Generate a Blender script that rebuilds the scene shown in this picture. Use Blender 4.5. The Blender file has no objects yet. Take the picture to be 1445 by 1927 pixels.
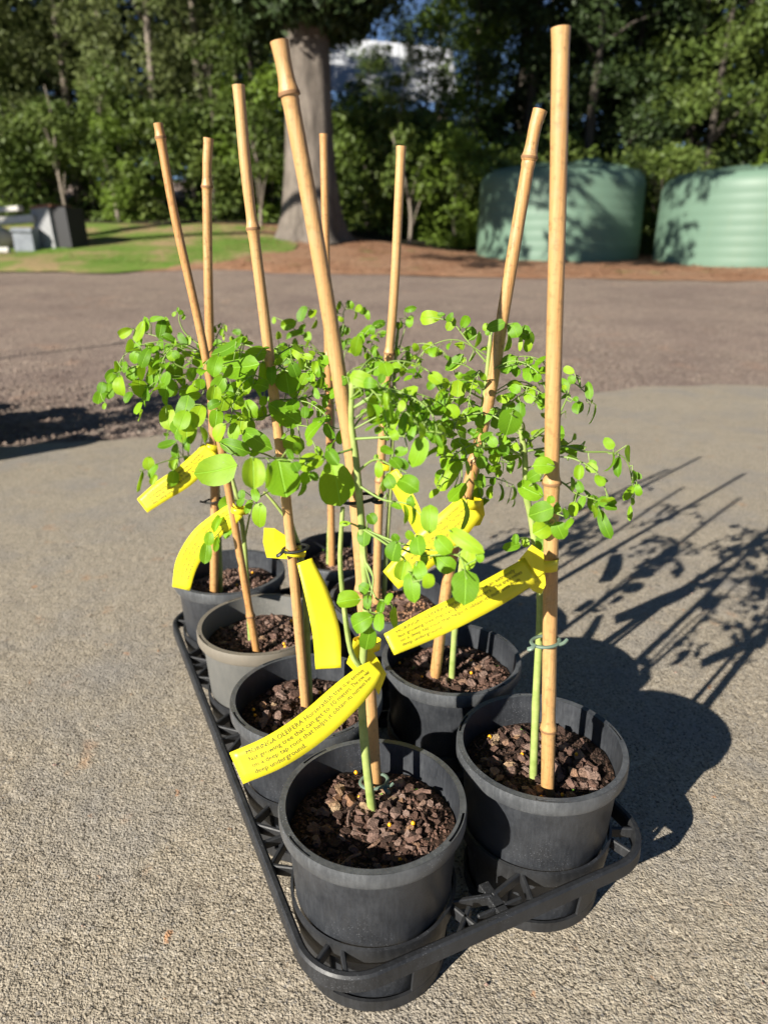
import bpy, math, random
import numpy as np
from mathutils import Vector, Matrix

random.seed(7); rng = np.random.default_rng(7)
sc = bpy.context.scene
col = sc.collection

# ------------------------------------------------------------------ camera, sky, sun, exposure
CAM_H, PITCH, FPX, PW, PH = 0.764, 0.3518, 1340.5, 1445.0, 1927.0
cam_d = bpy.data.cameras.new('camera'); cam = bpy.data.objects.new('camera', cam_d); col.objects.link(cam)
cam.location = (0, 0, CAM_H); cam.rotation_euler = (math.pi/2 - PITCH, 0, 0)
cam_d.sensor_fit = 'VERTICAL'; cam_d.sensor_height = 36.0; cam_d.sensor_width = 36.0
cam_d.lens = FPX/PH*36.0; cam_d.clip_start = 0.02; cam_d.clip_end = 2000
cam_d.dof.use_dof = True; cam_d.dof.focus_distance = 0.80; cam_d.dof.aperture_fstop = 4.6
sc.camera = cam

SUN_EL = math.radians(25.7)
SH = Vector((0.687, 0.727, 0)).normalized()             # direction in which shadows fall
world = bpy.data.worlds.new('World'); sc.world = world; world.use_nodes = True
wn = world.node_tree.nodes; wl = world.node_tree.links
sky = wn.new('ShaderNodeTexSky'); sky.sky_type = 'NISHITA'; sky.sun_disc = False
sky.sun_elevation = SUN_EL; sky.sun_rotation = math.atan2(-SH.x, -SH.y)
sky.altitude = 300; sky.air_density = 0.5; sky.dust_density = 0.0; sky.ozone_density = 1.6
wn['Background'].inputs['Strength'].default_value = 0.05
wl.new(sky.outputs[0], wn['Background'].inputs['Color'])
sun_d = bpy.data.lights.new('sun', 'SUN'); sun = bpy.data.objects.new('sun', sun_d); col.objects.link(sun)
sun_d.energy = 5.0; sun_d.angle = math.radians(0.5); sun_d.color = (1.0, 0.94, 0.84)
SUNV = Vector((-SH.x*math.cos(SUN_EL), -SH.y*math.cos(SUN_EL), math.sin(SUN_EL)))   # towards the sun
sun.rotation_euler = SUNV.to_track_quat('Z', 'Y').to_euler(); sun.location = SUNV*50
sc.view_settings.view_transform = 'Standard'; sc.view_settings.look = 'None'
sc.view_settings.exposure = 1.15; sc.view_settings.gamma = 1.0

# ------------------------------------------------------------------ helpers
CP, SP = math.cos(PITCH), math.sin(PITCH)
def ray(x, y):
    u = (x-PW/2)/FPX; v = -(y-PH/2)/FPX
    return Vector((u, CP+v*SP, -SP+v*CP))
def at(x, y, Y):
    d = ray(x, y); return Vector((0, 0, CAM_H)) + d*(Y/d.y)
def atz(x, y, z):
    d = ray(x, y); return Vector((0, 0, CAM_H)) + d*((z-CAM_H)/d.z)
def depth(P): return P.y*CP - (P.z-CAM_H)*SP

def tag(o, label=None, cat=None, group=None, kind=None):
    if label: o['label'] = label
    if cat: o['category'] = cat
    if group: o['group'] = group
    if kind: o['kind'] = kind
    return o
def mesh(name, verts, faces, smooth=False):
    me = bpy.data.meshes.new(name); me.from_pydata([tuple(v) for v in verts], [], faces); me.update()
    if smooth: me.polygons.foreach_set('use_smooth', [True]*len(me.polygons))
    return me
def np_mesh(name, V, F, smooth=False):
    me = bpy.data.meshes.new(name); k = F.shape[1]
    me.vertices.add(len(V)); me.vertices.foreach_set('co', np.asarray(V, np.float32).ravel())
    me.loops.add(F.size); me.loops.foreach_set('vertex_index', F.astype(np.int32).ravel())
    me.polygons.add(len(F)); me.polygons.foreach_set('loop_start', np.arange(0, F.size, k, dtype=np.int32))
    me.polygons.foreach_set('loop_total', np.full(len(F), k, np.int32))
    if smooth: me.polygons.foreach_set('use_smooth', np.ones(len(F), bool))
    me.update(calc_edges=True); return me
def obj(name, me, mat=None, parent=None, loc=None):
    o = bpy.data.objects.new(name, me); col.objects.link(o)
    if mat is not None and me is not None and len(me.materials) == 0: me.materials.append(mat)
    if parent: o.parent = parent
    if loc is not None: o.location = loc
    return o
def empty(name, loc):
    o = bpy.data.objects.new(name, None); col.objects.link(o); o.location = loc; o.empty_display_size = 0.05
    return o
class MB:
    def __init__(s): s.v = []; s.f = []
    def add(s, V, F):
        n = len(s.v); s.v += [Vector(p) for p in V]; s.f += [tuple(i+n for i in f) for f in F]
    def box(s, c, size, M=None):
        c = Vector(c); hx, hy, hz = [q/2 for q in size]
        P = [Vector((sx*hx, sy*hy, sz*hz)) for sz in (-1, 1) for sy in (-1, 1) for sx in (-1, 1)]
        if M: P = [M @ p for p in P]
        s.add([c+p for p in P], [(0,2,3,1),(4,5,7,6),(0,1,5,4),(2,6,7,3),(0,4,6,2),(1,3,7,5)])
    def tube(s, pts, rad, n=8, cap=True, squash=1.0):
        pts = [Vector(p) for p in pts]
        if not hasattr(rad, '__len__'): rad = [rad]*len(pts)
        V = []; up = None
        for i, p in enumerate(pts):
            t = (pts[min(i+1, len(pts)-1)]-pts[max(i-1, 0)])
            t = t.normalized() if t.length > 1e-9 else Vector((0, 0, 1))
            if up is None:
                a = Vector((1, 0, 0)) if abs(t.x) < .9 else Vector((0, 1, 0)); up = t.cross(a).normalized()
            else:
                up = up - t*up.dot(t); up = up.normalized() if up.length > 1e-6 else t.orthogonal().normalized()
            b = t.cross(up)
            for k in range(n):
                a = 2*math.pi*k/n; V.append(p+(up*math.cos(a)+b*math.sin(a)*squash)*rad[i])
        F = [(i*n+k, i*n+(k+1) % n, (i+1)*n+(k+1) % n, (i+1)*n+k) for i in range(len(pts)-1) for k in range(n)]
        if cap: F += [tuple(range(n-1, -1, -1)), tuple(range((len(pts)-1)*n, len(pts)*n))]
        s.add(V, F)
    def lathe(s, prof, n=64, c=(0, 0, 0), a0=0, a1=2*math.pi):
        full = abs(a1-a0-2*math.pi) < 1e-6; m = n if full else n+1; c = Vector(c)
        V = [c+Vector((r*math.cos(a0+(a1-a0)*k/n), r*math.sin(a0+(a1-a0)*k/n), z)) for (r, z) in prof for k in range(m)]
        F = []
        for i in range(len(prof)-1):
            for k in range(n):
                k2 = (k+1) % m
                F.append((i*m+k, i*m+k2, (i+1)*m+k2, (i+1)*m+k))
        if not full:
            F.append(tuple(i*m for i in range(len(prof)))); F.append(tuple(i*m+m-1 for i in range(len(prof)-1, -1, -1)))
        s.add(V, F)
    def build(s, name, mat, parent=None, smooth=True, off=None, ang=40):
        V = s.v if off is None else [p-Vector(off) for p in s.v]
        me = mesh(name, V, s.f, smooth)
        if smooth and ang: me.set_sharp_from_angle(angle=math.radians(ang))
        return obj(name, me, mat, parent)
def catmull(P, n):
    P = [Vector(p) for p in P]
    if len(P) == 2: return [P[0].lerp(P[1], k/n) for k in range(n+1)]
    Q = [P[0]*2-P[1]]+P+[P[-1]*2-P[-2]]; out = []
    m = len(P)-1
    for k in range(n+1):
        t = k/n*m; i = min(int(t), m-1); f = t-i
        a, b, c, d = Q[i], Q[i+1], Q[i+2], Q[i+3]
        out.append(0.5*((2*b)+(c-a)*f+(2*a-5*b+4*c-d)*f*f+(3*b-a-3*c+d)*f**3))
    return out

# ------------------------------------------------------------------ materials
def mat(name, base=(.5, .5, .5), rough=.6, spec=.5):
    m = bpy.data.materials.new(name); m.use_nodes = True; b = m.node_tree.nodes['Principled BSDF']
    b.inputs['Base Color'].default_value = (*base, 1); b.inputs['Roughness'].default_value = rough
    b.inputs['Specular IOR Level'].default_value = spec
    return m
class NT:
    def __init__(s, m): s.m = m; s.t = m.node_tree; s.n = s.t.nodes; s.b = s.n['Principled BSDF']; s.out = s.n['Material Output']
    def L(s, a, b): s.t.links.new(a, b)
    def coord(s, which='Object', scale=(1, 1, 1)):
        c = s.n.new('ShaderNodeTexCoord'); mp = s.n.new('ShaderNodeMapping'); mp.inputs['Scale'].default_value = scale
        s.L(c.outputs[which], mp.inputs[0]); return mp.outputs[0]
    def geo(s, scale=(1, 1, 1)):
        c = s.n.new('ShaderNodeNewGeometry'); mp = s.n.new('ShaderNodeMapping'); mp.inputs['Scale'].default_value = scale
        s.L(c.outputs['Position'], mp.inputs[0]); return mp.outputs[0]
    def noise(s, vec, scale, detail=4, rough=.55, dist=0):
        x = s.n.new('ShaderNodeTexNoise'); x.inputs['Scale'].default_value = scale; x.inputs['Detail'].default_value = detail
        x.inputs['Roughness'].default_value = rough; x.inputs['Distortion'].default_value = dist
        s.L(vec, x.inputs['Vector']); return x.outputs['Fac']
    def voro(s, vec, scale, feature='F1', out='Distance', rnd=1):
        x = s.n.new('ShaderNodeTexVoronoi'); x.feature = feature; x.inputs['Scale'].default_value = scale
        x.inputs['Randomness'].default_value = rnd
        s.L(vec, x.inputs['Vector']); return x.outputs[out]
    def ramp(s, fac, stops, interp='LINEAR'):
        r = s.n.new('ShaderNodeValToRGB'); r.color_ramp.interpolation = interp; e = r.color_ramp.elements
        while len(e) > 1: e.remove(e[-1])
        for i, (p, c) in enumerate(stops):
            el = e[0] if i == 0 else e.new(p)
            el.position = p; el.color = (*c, 1) if hasattr(c, '__len__') else (c, c, c, 1)
        s.L(fac, r.inputs[0]); return r.outputs[0]
    def mix(s, fac, a, b, mode='MIX'):
        x = s.n.new('ShaderNodeMix'); x.data_type = 'RGBA'; x.blend_type = mode
        for v, i in ((fac, 0), (a, 6), (b, 7)):
            if hasattr(v, 'links') or hasattr(v, 'is_linked'): s.L(v, x.inputs[i])
            elif i == 0: x.inputs[0].default_value = v
            else: x.inputs[i].default_value = (*v, 1) if hasattr(v, '__len__') else (v, v, v, 1)
        return x.outputs[2]
    def math(s, op, a, b=0.0):
        x = s.n.new('ShaderNodeMath'); x.operation = op
        for v, i in ((a, 0), (b, 1)):
            if hasattr(v, 'is_linked'): s.L(v, x.inputs[i])
            else: x.inputs[i].default_value = v
        return x.outputs[0]
    def rand(s): return s.n.new('ShaderNodeObjectInfo').outputs['Random']
    def bump(s, h, strength=.5, dist=.01, normal=None):
        x = s.n.new('ShaderNodeBump'); x.inputs['Strength'].default_value = strength; x.inputs['Distance'].default_value = dist
        s.L(h, x.inputs['Height'])
        if normal is not None: s.L(normal, x.inputs['Normal'])
        s.L(x.outputs[0], s.b.inputs['Normal']); return x.outputs[0]
    def base(s, c): s.L(c, s.b.inputs['Base Color'])
    def rough(s, c): s.L(c, s.b.inputs['Roughness'])

def m_asphalt():
    m = mat('worn_asphalt', rough=.9, spec=.25); t = NT(m); g = t.geo()
    wob = t.n.new('ShaderNodeTexNoise'); wob.inputs['Scale'].default_value = 90; wob.inputs['Detail'].default_value = 3; t.L(g, wob.inputs['Vector'])
    gd = t.n.new('ShaderNodeVectorMath'); gd.operation = 'MULTIPLY_ADD'; t.L(wob.outputs['Color'], gd.inputs[0]); gd.inputs[1].default_value = (.0028, .0028, .0028); t.L(g, gd.inputs[2]); g = gd.outputs[0]
    grain = t.voro(g, 310, out='Color'); gs = t.n.new('ShaderNodeSeparateColor'); t.L(grain, gs.inputs[0])
    c1 = t.ramp(gs.outputs[0], [(0, (.20, .167, .124)), (.35, (.295, .252, .188)), (.7, (.345, .298, .228)), (.92, (.43, .378, .30)), (1, (.17, .16, .15))])
    big = t.noise(g, 1.7, 5, .6); c2 = t.mix(t.ramp(big, [(.3, 0), (.75, 1)]), c1, (.375, .328, .252), 'MIX')
    c2 = t.mix(.5, c1, c2)
    st = t.noise(g, 9, 5, .65); c3 = t.mix(t.ramp(st, [(.63, 0), (.75, .6)]), c2, (.42, .21, .09)); c3 = t.mix(t.ramp(t.noise(g, 34, 3, .6), [(.69, 0), (.75, .7)]), c3, (.46, .20, .07))
    st2 = t.noise(g, 14, 6, .7); c3 = t.mix(t.ramp(st2, [(.30, .5), (.42, 0)]), c3, (.17, .15, .125))
    crev = t.voro(g, 330); n2 = t.noise(g, 420, 3, .6); n3 = t.noise(g, 235, 2.5, .62)
    pit = t.ramp(n3, [(.37, 1), (.435, 0)]); clus = t.ramp(t.noise(g, 13, 4, .6), [(.3, .35), (.65, 1)])
    c3 = t.mix(t.ramp(t.noise(g, 3.1, 5, .65), [(.48, 0), (.66, .6)]), c3, (.245, .232, .215))
    c4 = t.mix(t.math('MULTIPLY', pit, t.math('MULTIPLY', clus, .9)), c3, (.04, .03, .018)); t.base(c4)  # dark pit colour stands for bitumen and for the shade inside pits
    h = t.math('ADD', t.math('MULTIPLY', crev, -.7), t.math('MULTIPLY', n2, .5))
    h = t.math('ADD', h, t.math('MULTIPLY', t.ramp(n3, [(.3, 0), (.5, .9), (.8, 1)]), 1.0)); t.bump(h, .9, .0019)
    return m
def m_gravel():
    m = mat('dark_road_gravel', rough=.95, spec=.2); t = NT(m); g = t.geo()
    s = t.voro(g, 62, out='Color'); gs = t.n.new('ShaderNodeSeparateColor'); t.L(s, gs.inputs[0])
    c = t.ramp(gs.outputs[0], [(0, (.11, .082, .062)), (.5, (.225, .172, .138)), (.8, (.29, .225, .182)), (.93, (.44, .36, .28)), (1, (.20, .19, .16))])
    n = t.noise(g, .55, 6, .6); c = t.mix(t.ramp(n, [(.35, 0), (.7, .75)]), c, (.24, .184, .15)); nb = t.noise(g, .8, 6, .7); c = t.mix(t.ramp(nb, [(.46, 0), (.66, .6)]), c, (.135, .098, .088)); nc = t.noise(g, 5, 5, .7); c = t.mix(t.ramp(nc, [(.56, 0), (.7, .5)]), c, (.33, .265, .215))
    n2 = t.noise(g, 2.6, 5, .6); c = t.mix(t.ramp(n2, [(.6, 0), (.75, .5)]), c, (.33, .20, .13))
    t.base(c); d = t.voro(g, 62); n4 = t.noise(g, 30, 5, .7)
    t.bump(t.math('ADD', t.math('MULTIPLY', d, -1), n4), .9, .011); return m
def m_mulch():
    m = mat('leaf_litter_soil', rough=.95, spec=.15); t = NT(m); g = t.geo()
    n = t.noise(g, 7, 7, .7); n2 = t.noise(g, .9, 4, .6)
    c = t.ramp(n, [(.25, (.10, .05, .028)), (.5, (.24, .125, .07)), (.75, (.33, .19, .115))])
    c = t.mix(t.ramp(n2, [(.42, 0), (.62, .55)]), c, (.30, .19, .12))
    n3 = t.noise(g, 1.3, 5, .6); c = t.mix(t.ramp(n3, [(.62, 0), (.72, .6)]), c, (.10, .16, .035))
    t.base(c); t.bump(n, .8, .05); return m
def m_verge():
    m = mat('grassy_soil', rough=.95, spec=.1); t = NT(m); g = t.geo()
    n = t.noise(g, 1.1, 5, .6); c = t.ramp(n, [(.34, (.11, .19, .03)), (.5, (.16, .20, .05)), (.6, (.30, .215, .115))])
    n2 = t.noise(g, 22, 4, .6); c = t.mix(t.ramp(n2, [(.4, 0), (.7, .5)]), c, (.06, .11, .02))
    t.base(c); t.bump(n2, .7, .04); return m
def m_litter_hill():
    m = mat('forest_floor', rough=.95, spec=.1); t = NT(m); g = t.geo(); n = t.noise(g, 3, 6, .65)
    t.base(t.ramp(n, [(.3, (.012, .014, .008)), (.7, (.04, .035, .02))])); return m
def m_plastic(name, dark, dust, rough=.42):
    m = mat(name, dark, rough, .5); t = NT(m); o = t.coord('Object')
    n = t.noise(o, 22, 6, .7); n2 = t.noise(t.coord('Object', (40, 40, 6)), 6, 5, .75)
    sp = t.voro(o, 420); spn = t.noise(o, 17, 3, .5)
    f = t.math('ADD', t.math('MULTIPLY', t.ramp(n, [(.35, 0), (.75, 1)]), .45), t.math('MULTIPLY', t.ramp(n2, [(.45, 0), (.8, 1)]), .4))
    c = t.mix(f, dark, dust)
    spots = t.math('MULTIPLY', t.ramp(sp, [(.10, 1), (.17, 0)]), t.ramp(spn, [(.5, 0), (.62, .8)]))
    c = t.mix(spots, c, tuple(min(1, q*3.2+.08) for q in dust)); t.base(c)
    t.rough(t.math('ADD', t.math('MULTIPLY', f, .35), rough-.06)); t.bump(t.noise(o, 160, 4, .6), .12, .002); return m
def m_bamboo():
    m = mat('dry_bamboo', rough=.42, spec=.45); t = NT(m); o = t.coord('Object', (1, 1, .045)); o2 = t.coord('Object')
    r = t.rand(); n = t.noise(o, 330, 5, .7); n2 = t.noise(o2, 9, 4, .6); n3 = t.noise(t.coord('Object', (1, 1, .02)), 230, 3, .6)
    c = t.ramp(n, [(.30, (.25, .12, .04)), (.46, (.43, .24, .09)), (.6, (.49, .295, .12)), (.75, (.60, .40, .20))])
    c = t.mix(t.ramp(n2, [(.38, 0), (.72, .6)]), c, (.40, .175, .05)); c = t.mix(t.ramp(t.noise(o2, 140, 4, .7), [(.53, 0), (.66, .7)]), c, (.16, .082, .03)); c = t.mix(t.ramp(t.noise(o2, 31, 5, .7), [(.56, 0), (.70, .5)]), c, (.33, .25, .16))
    c = t.mix(t.ramp(n3, [(.66, 0), (.74, .6)]), c, (.22, .105, .035))
    c = t.mix(t.ramp(r, [(0, .5), (.5, .1), (1, 0)]), c, (.50, .30, .125)); c = t.mix(t.ramp(r, [(.5, 0), (1, .4)]), c, (.43, .20, .06)); t.base(c)
    t.bump(n, .45, .0016); return m
def m_leaf(name, c1, c2, c3):
    m = mat(name, c1, .5, .28); t = NT(m); o = t.coord('Object'); r = t.rand()
    c = t.ramp(r, [(0, c1), (.55, c2), (1, c3)]); n = t.noise(o, 3.2, 4, .6)
    c = t.mix(t.ramp(n, [(.45, 0), (.8, .35)]), c, tuple(q*.62 for q in c1))
    sx = t.n.new('ShaderNodeSeparateXYZ'); t.L(o, sx.inputs[0])
    ax = t.math('ABSOLUTE', sx.outputs[0]); mid = t.ramp(ax, [(.008, .8), (.03, 0)])
    vw = t.n.new('ShaderNodeTexWave'); vw.inputs['Scale'].default_value = 2.4; vw.inputs['Distortion'].default_value = 1.2
    vm = t.n.new('ShaderNodeCombineXYZ'); t.L(t.math('SUBTRACT', sx.outputs[1], t.math('MULTIPLY', ax, .9)), vm.inputs[0])
    t.L(vm.outputs[0], vw.inputs[0]); vein = t.ramp(vw.outputs['Fac'], [(.9, 0), (1, .22)])
    c = t.mix(t.math('MAXIMUM', mid, vein), c, tuple(min(1, q*1.45+.03) for q in c2)); t.base(c)
    tr = t.n.new('ShaderNodeBsdfTranslucent'); t.L(t.mix(.75, c, (.36, .58, .015), 'MIX'), tr.inputs[0])
    mx = t.n.new('ShaderNodeMixShader'); mx.inputs[0].default_value = .40
    t.L(t.b.outputs[0], mx.inputs[1]); t.L(tr.outputs[0], mx.inputs[2]); t.L(mx.outputs[0], t.out.inputs[0])
    t.bump(t.math('MULTIPLY', mid, -1), .3, .03); return m
def m_stem():
    m = mat('green_stem', rough=.5, spec=.4); t = NT(m); o = t.coord('Object'); n = t.noise(o, 60, 4, .6)
    t.base(t.ramp(n, [(.3, (.20, .27, .06)), (.7, (.34, .40, .13))])); return m
def m_tree_leaf(name, a, b, trans=.25):
    m = mat(name, a, .55, .3); t = NT(m); g = t.geo(); r = t.rand(); n = t.noise(g, 1.1, 3, .6); n2 = t.voro(g, 9, out='Color')
    ss = t.n.new('ShaderNodeSeparateColor'); t.L(n2, ss.inputs[0])
    c = t.mix(t.ramp(n, [(.35, 0), (.68, 1)]), a, b); c = t.mix(t.math('MULTIPLY', ss.outputs[0], .6), c, tuple(q*.55 for q in a))
    c = t.mix(t.math('MULTIPLY', r, .5), c, tuple(q*.7 for q in a)); t.base(c)
    tr = t.n.new('ShaderNodeBsdfTranslucent'); t.L(c, tr.inputs[0]); mx = t.n.new('ShaderNodeMixShader'); mx.inputs[0].default_value = trans
    t.L(t.b.outputs[0], mx.inputs[1]); t.L(tr.outputs[0], mx.inputs[2]); t.L(mx.outputs[0], t.out.inputs[0]); return m
def m_bark(name, a, b, sc_=8):
    m = mat(name, a, .9, .2); t = NT(m); o = t.coord('Object', (1, 1, .25)); n = t.noise(o, sc_, 7, .7); n2 = t.noise(t.coord('Object'), 1.6, 4, .6)
    c = t.ramp(n, [(.3, a), (.7, b)]); c = t.mix(t.ramp(n2, [(.45, 0), (.7, .45)]), c, tuple(q*.55 for q in a)); t.base(c)
    t.bump(n, .9, .06); return m
def m_tag():
    m = mat('yellow_tag_paper', (.86, .76, .02), .38, .5); t = NT(m); o = t.coord('Object'); n = t.noise(o, 30, 3, .5)
    c = t.ramp(n, [(.3, (.83, .75, .022)), (.7, (.88, .82, .035))]); t.base(c)
    tr = t.n.new('ShaderNodeBsdfTranslucent'); tr.inputs[0].default_value = (.92, .70, .01, 1)
    mx = t.n.new('ShaderNodeMixShader'); mx.inputs[0].default_value = .3
    t.L(t.b.outputs[0], mx.inputs[1]); t.L(tr.outputs[0], mx.inputs[2]); t.L(mx.outputs[0], t.out.inputs[0]); return m
def m_tank():
    m = mat('green_tank_plastic', rough=.5, spec=.35); t = NT(m); g = t.geo(); n = t.noise(g, 1.2, 4, .6); s = t.noise(t.geo((1, 1, .12)), 5, 4, .6)
    c = t.mix(t.ramp(n, [(.3, 0), (.7, .6)]), (.098, .165, .118), (.125, .195, .14))
    c = t.mix(t.ramp(s, [(.55, 0), (.8, .4)]), c, (.14, .18, .11)); t.base(c); return m
def m_chip():
    m = mat('pine_bark_chip', rough=.8, spec=.3); t = NT(m); r = t.rand(); o = t.coord('Object'); n = t.noise(o, 3, 5, .7)
    c = t.ramp(r, [(0, (.035, .022, .017)), (.25, (.12, .066, .047)), (.55, (.24, .145, .112)), (.8, (.34, .235, .19)), (.92, (.40, .22, .12)), (1, (.50, .36, .22))])
    c = t.mix(t.ramp(n, [(.35, .55), (.6, 0)]), c, (.07, .038, .028)); t.base(c); t.bump(n, .6, .2); return m
def m_mix():
    m = mat('potting_mix', rough=.95, spec=.2); t = NT(m); g = t.geo(); v = t.voro(g, 330, out='Color'); ss = t.n.new('ShaderNodeSeparateColor'); t.L(v, ss.inputs[0])
    c = t.ramp(ss.outputs[0], [(0, (.010, .007, .005)), (.5, (.03, .018, .012)), (.85, (.075, .042, .03)), (1, (.16, .095, .065))]); t.base(c)
    t.bump(t.noise(g, 260, 5, .7), 1, .006); return m
def m_concrete(name, a, b):
    m = mat(name, a, .9, .2); t = NT(m); o = t.coord('Object'); n = t.noise(o, 6, 6, .7); t.base(t.ramp(n, [(.3, a), (.7, b)])); t.bump(n, .5, .02); return m

M = dict(asphalt=m_asphalt(), gravel=m_gravel(), mulch=m_mulch(), verge=m_verge(), floor=m_litter_hill(),
    pot=m_plastic('black_pot_plastic', (.020, .022, .026), (.068, .073, .082), .36), faded=m_plastic('faded_pot_plastic', (.10, .101, .095), (.155, .148, .132), .6),
    rim=m_plastic('pale_pot_rim', (.040, .043, .047), (.15, .156, .162), .34), fadedrim=m_plastic('faded_pot_rim', (.14, .125, .10), (.20, .17, .13), .6),  # rim plastic paler than the pot wall
    tray=m_plastic('black_tray_plastic', (.010, .0105, .0115), (.034, .036, .04), .5), bamboo=m_bamboo(), bamboo_in=mat('bamboo_pith', (.50, .33, .16), .8),
    scar=mat('bamboo_node_scar', (.21, .11, .045), .75),
    leaf=m_leaf('seedling_leaf', (.085, .21, .008), (.17, .36, .010), (.31, .47, .016)), stem=m_stem(), rachis=mat('leaf_stalk_green', (.19, .28, .06), .5),
    dry=mat('dry_stalk', (.40, .30, .17), .8), tagm=m_tag(), ink=mat('tag_ink', (.035, .03, .012), .7), tie=mat('grey_green_tie', (.11, .16, .12), .45), tieb=mat('black_tie', (.012, .013, .012), .5),
    chip=m_chip(), mix=m_mix(), pellet=mat('orange_fertiliser', (.80, .36, .01), .35), weed=mat('tiny_weed', (.13, .30, .03), .5),
    tank=m_tank(), white=m_concrete('white_board', (.40, .39, .36), (.56, .54, .50)), conc=m_concrete('grey_concrete', (.20, .205, .21), (.30, .30, .30)),
    rust=m_concrete('rusty_cap', (.20, .085, .055), (.28, .13, .09)), black=mat('black_plastic_side', (.008, .008, .009), .6), cream=m_concrete('cream_stone', (.48, .42, .30), (.58, .52, .40)),
    metal=m_concrete('galvanised_panel', (.15, .165, .185), (.24, .26, .28)), roofm=mat('pale_roof_sheet', (.50, .52, .55), .4), wallm=mat('shed_wall', (.22, .16, .13), .8),
    grass=m_tree_leaf('grass_blade', (.11, .24, .02), (.20, .36, .04), .3),
    fa=m_tree_leaf('grey_green_foliage', (.14, .18, .055), (.235, .27, .095)), fb=m_tree_leaf('mid_green_foliage', (.085, .135, .024), (.175, .225, .05)),
    fc=m_tree_leaf('dark_green_foliage', (.028, .05, .014), (.055, .085, .022), .15), fd=m_tree_leaf('lime_foliage', (.14, .22, .025), (.22, .32, .05), .3),
    bark=m_bark('grey_bark', (.085, .072, .06), (.23, .195, .162)), bark2=m_bark('pale_trunk_bark', (.16, .13, .10), (.30, .26, .21), 5), bark3=m_bark('dark_trunk_bark', (.05, .042, .034), (.10, .085, .07), 6))

# ------------------------------------------------------------------ terrain
def sstep(a, b, x):
    t = np.clip((x-a)/(b-a), 0, 1); return t*t*(3-2*t)
def hgt(x, y):
    x = np.asarray(x, float); y = np.asarray(y, float)
    base = .05*np.clip(y-4, 0, 8)
    left = .4+.178*np.clip(y-12.4, 0, 5)+.10*np.clip(y-17.4, 0, 60)
    right = .4+.047*np.clip(y-12.0, 0, 5)+.10*np.clip(y-17.0, 0, 60)
    k = sstep(-3.2, 3.0, x); far = left*(1-k)+right*k
    w = sstep(11.4, 12.8, y)
    return base*(1-w)+far*w
def hz(x, y): return float(hgt(x, y))
_G = {}
def vnoise(x, y, s, seed):
    if seed not in _G: _G[seed] = np.random.default_rng(seed).random((256, 256))
    G = _G[seed]
    X = x/s; Y = y/s; i = np.floor(X).astype(int); j = np.floor(Y).astype(int); a = X-i; b = Y-j
    a = a*a*(3-2*a); b = b*b*(3-2*b); g = lambda p, q: G[p % 256, q % 256]
    return (g(i, j)*(1-a)+g(i+1, j)*a)*(1-b)+(g(i, j+1)*(1-a)+g(i+1, j+1)*a)*b
def grid(name, xs, ys, zf, m, keep=None):
    X, Y = np.meshgrid(xs, ys); Z = zf(X, Y); V = np.stack([X, Y, Z], -1).reshape(-1, 3); nx = len(xs); ny = len(ys)
    idx = np.arange(nx*ny).reshape(ny, nx); F = np.stack([idx[:-1, :-1], idx[:-1, 1:], idx[1:, 1:], idx[1:, :-1]], -1).reshape(-1, 4)
    if keep is not None:
        k = keep(X, Y).reshape(ny, nx); fk = (k[:-1, :-1] | k[1:, 1:]).reshape(-1); F = F[fk]
    return obj(name, np_mesh(name, V, F, True), m)
def spread(c, n, first, grow):
    out = [c]; s = first
    for _ in range(n): c += s; s *= grow; out.append(c)
    return out
# yard: one sheet reaching far behind the trees
gx = np.array([-q for q in spread(9, 16, 1, 1.45)][::-1]+list(np.linspace(-8.8, 8.8, 110))+spread(9, 16, 1, 1.45))
gy = np.array([-q for q in spread(2, 12, 1, 1.6)][::-1]+list(np.linspace(-1.8, 26, 170))+spread(26.5, 18, 1, 1.4))
yard = grid('gravel_yard', gx, gy, lambda X, Y: np.minimum(hgt(X, Y), 9)-.004+.012*(vnoise(X, Y, .5, 3)-.5)*(Y > 2)+.03*(vnoise(X+50, Y, 1.7, 4)-.5)*(Y > 5), M['gravel'])
tag(yard, kind='structure')
# asphalt pad with an irregular far edge that dives below the gravel
EX = [-8, -3, -1.9, -1.48, -.96, -.06, .5, 1.14, 2.44, 4, 8]; EY = [1.2, 2.3, 2.75, 2.92, 3.02, 3.30, 3.62, 4.02, 4.50, 4.8, 5.2]
def pad_z(X, Y):
    e = np.interp(X, EX, EY)+.10*(vnoise(X+9, Y+9, .35, 5)-.5)+.06*(vnoise(X, Y, .09, 6)-.5)
    d = e-Y
    near = np.clip(1.6-Y/2.2, .25, 1)
    rel = .0014*(vnoise(X, Y, .0075, 11)-.5)+.0009*(vnoise(X+3, Y, .016, 12)-.5)+.0010*(vnoise(X, Y+5, .07, 13)-.5)
    pit = vnoise(X+7, Y+1, .011, 14)*vnoise(X+2, Y+8, .05, 15); rel = rel-.0012*sstep(.5, .66, pit)
    near = near*sstep(-1.25, -.9, X)*(1-sstep(1.45, 1.8, X))
    return .007+rel*near-.0008+np.where(d < 0, np.maximum(d*.25, -.06), 0)
ax_ = np.array([-q for q in spread(.93, 40, .006, 1.115)][::-1]+list(np.arange(-.925, 1.5, .0038))+spread(1.503, 40, .006, 1.115))
ys = [-1.5, -1, -.6, -.3, -.1, .1, .2]; y = .25
while y < 5.8: ys.append(y); y += .0038*max(1, y/.85)
pad = grid('asphalt_pad', ax_, np.array(ys), pad_z, M['asphalt'], keep=lambda X, Y: Y < np.interp(X, EX, EY)+.25)
tag(pad, kind='structure')
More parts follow.
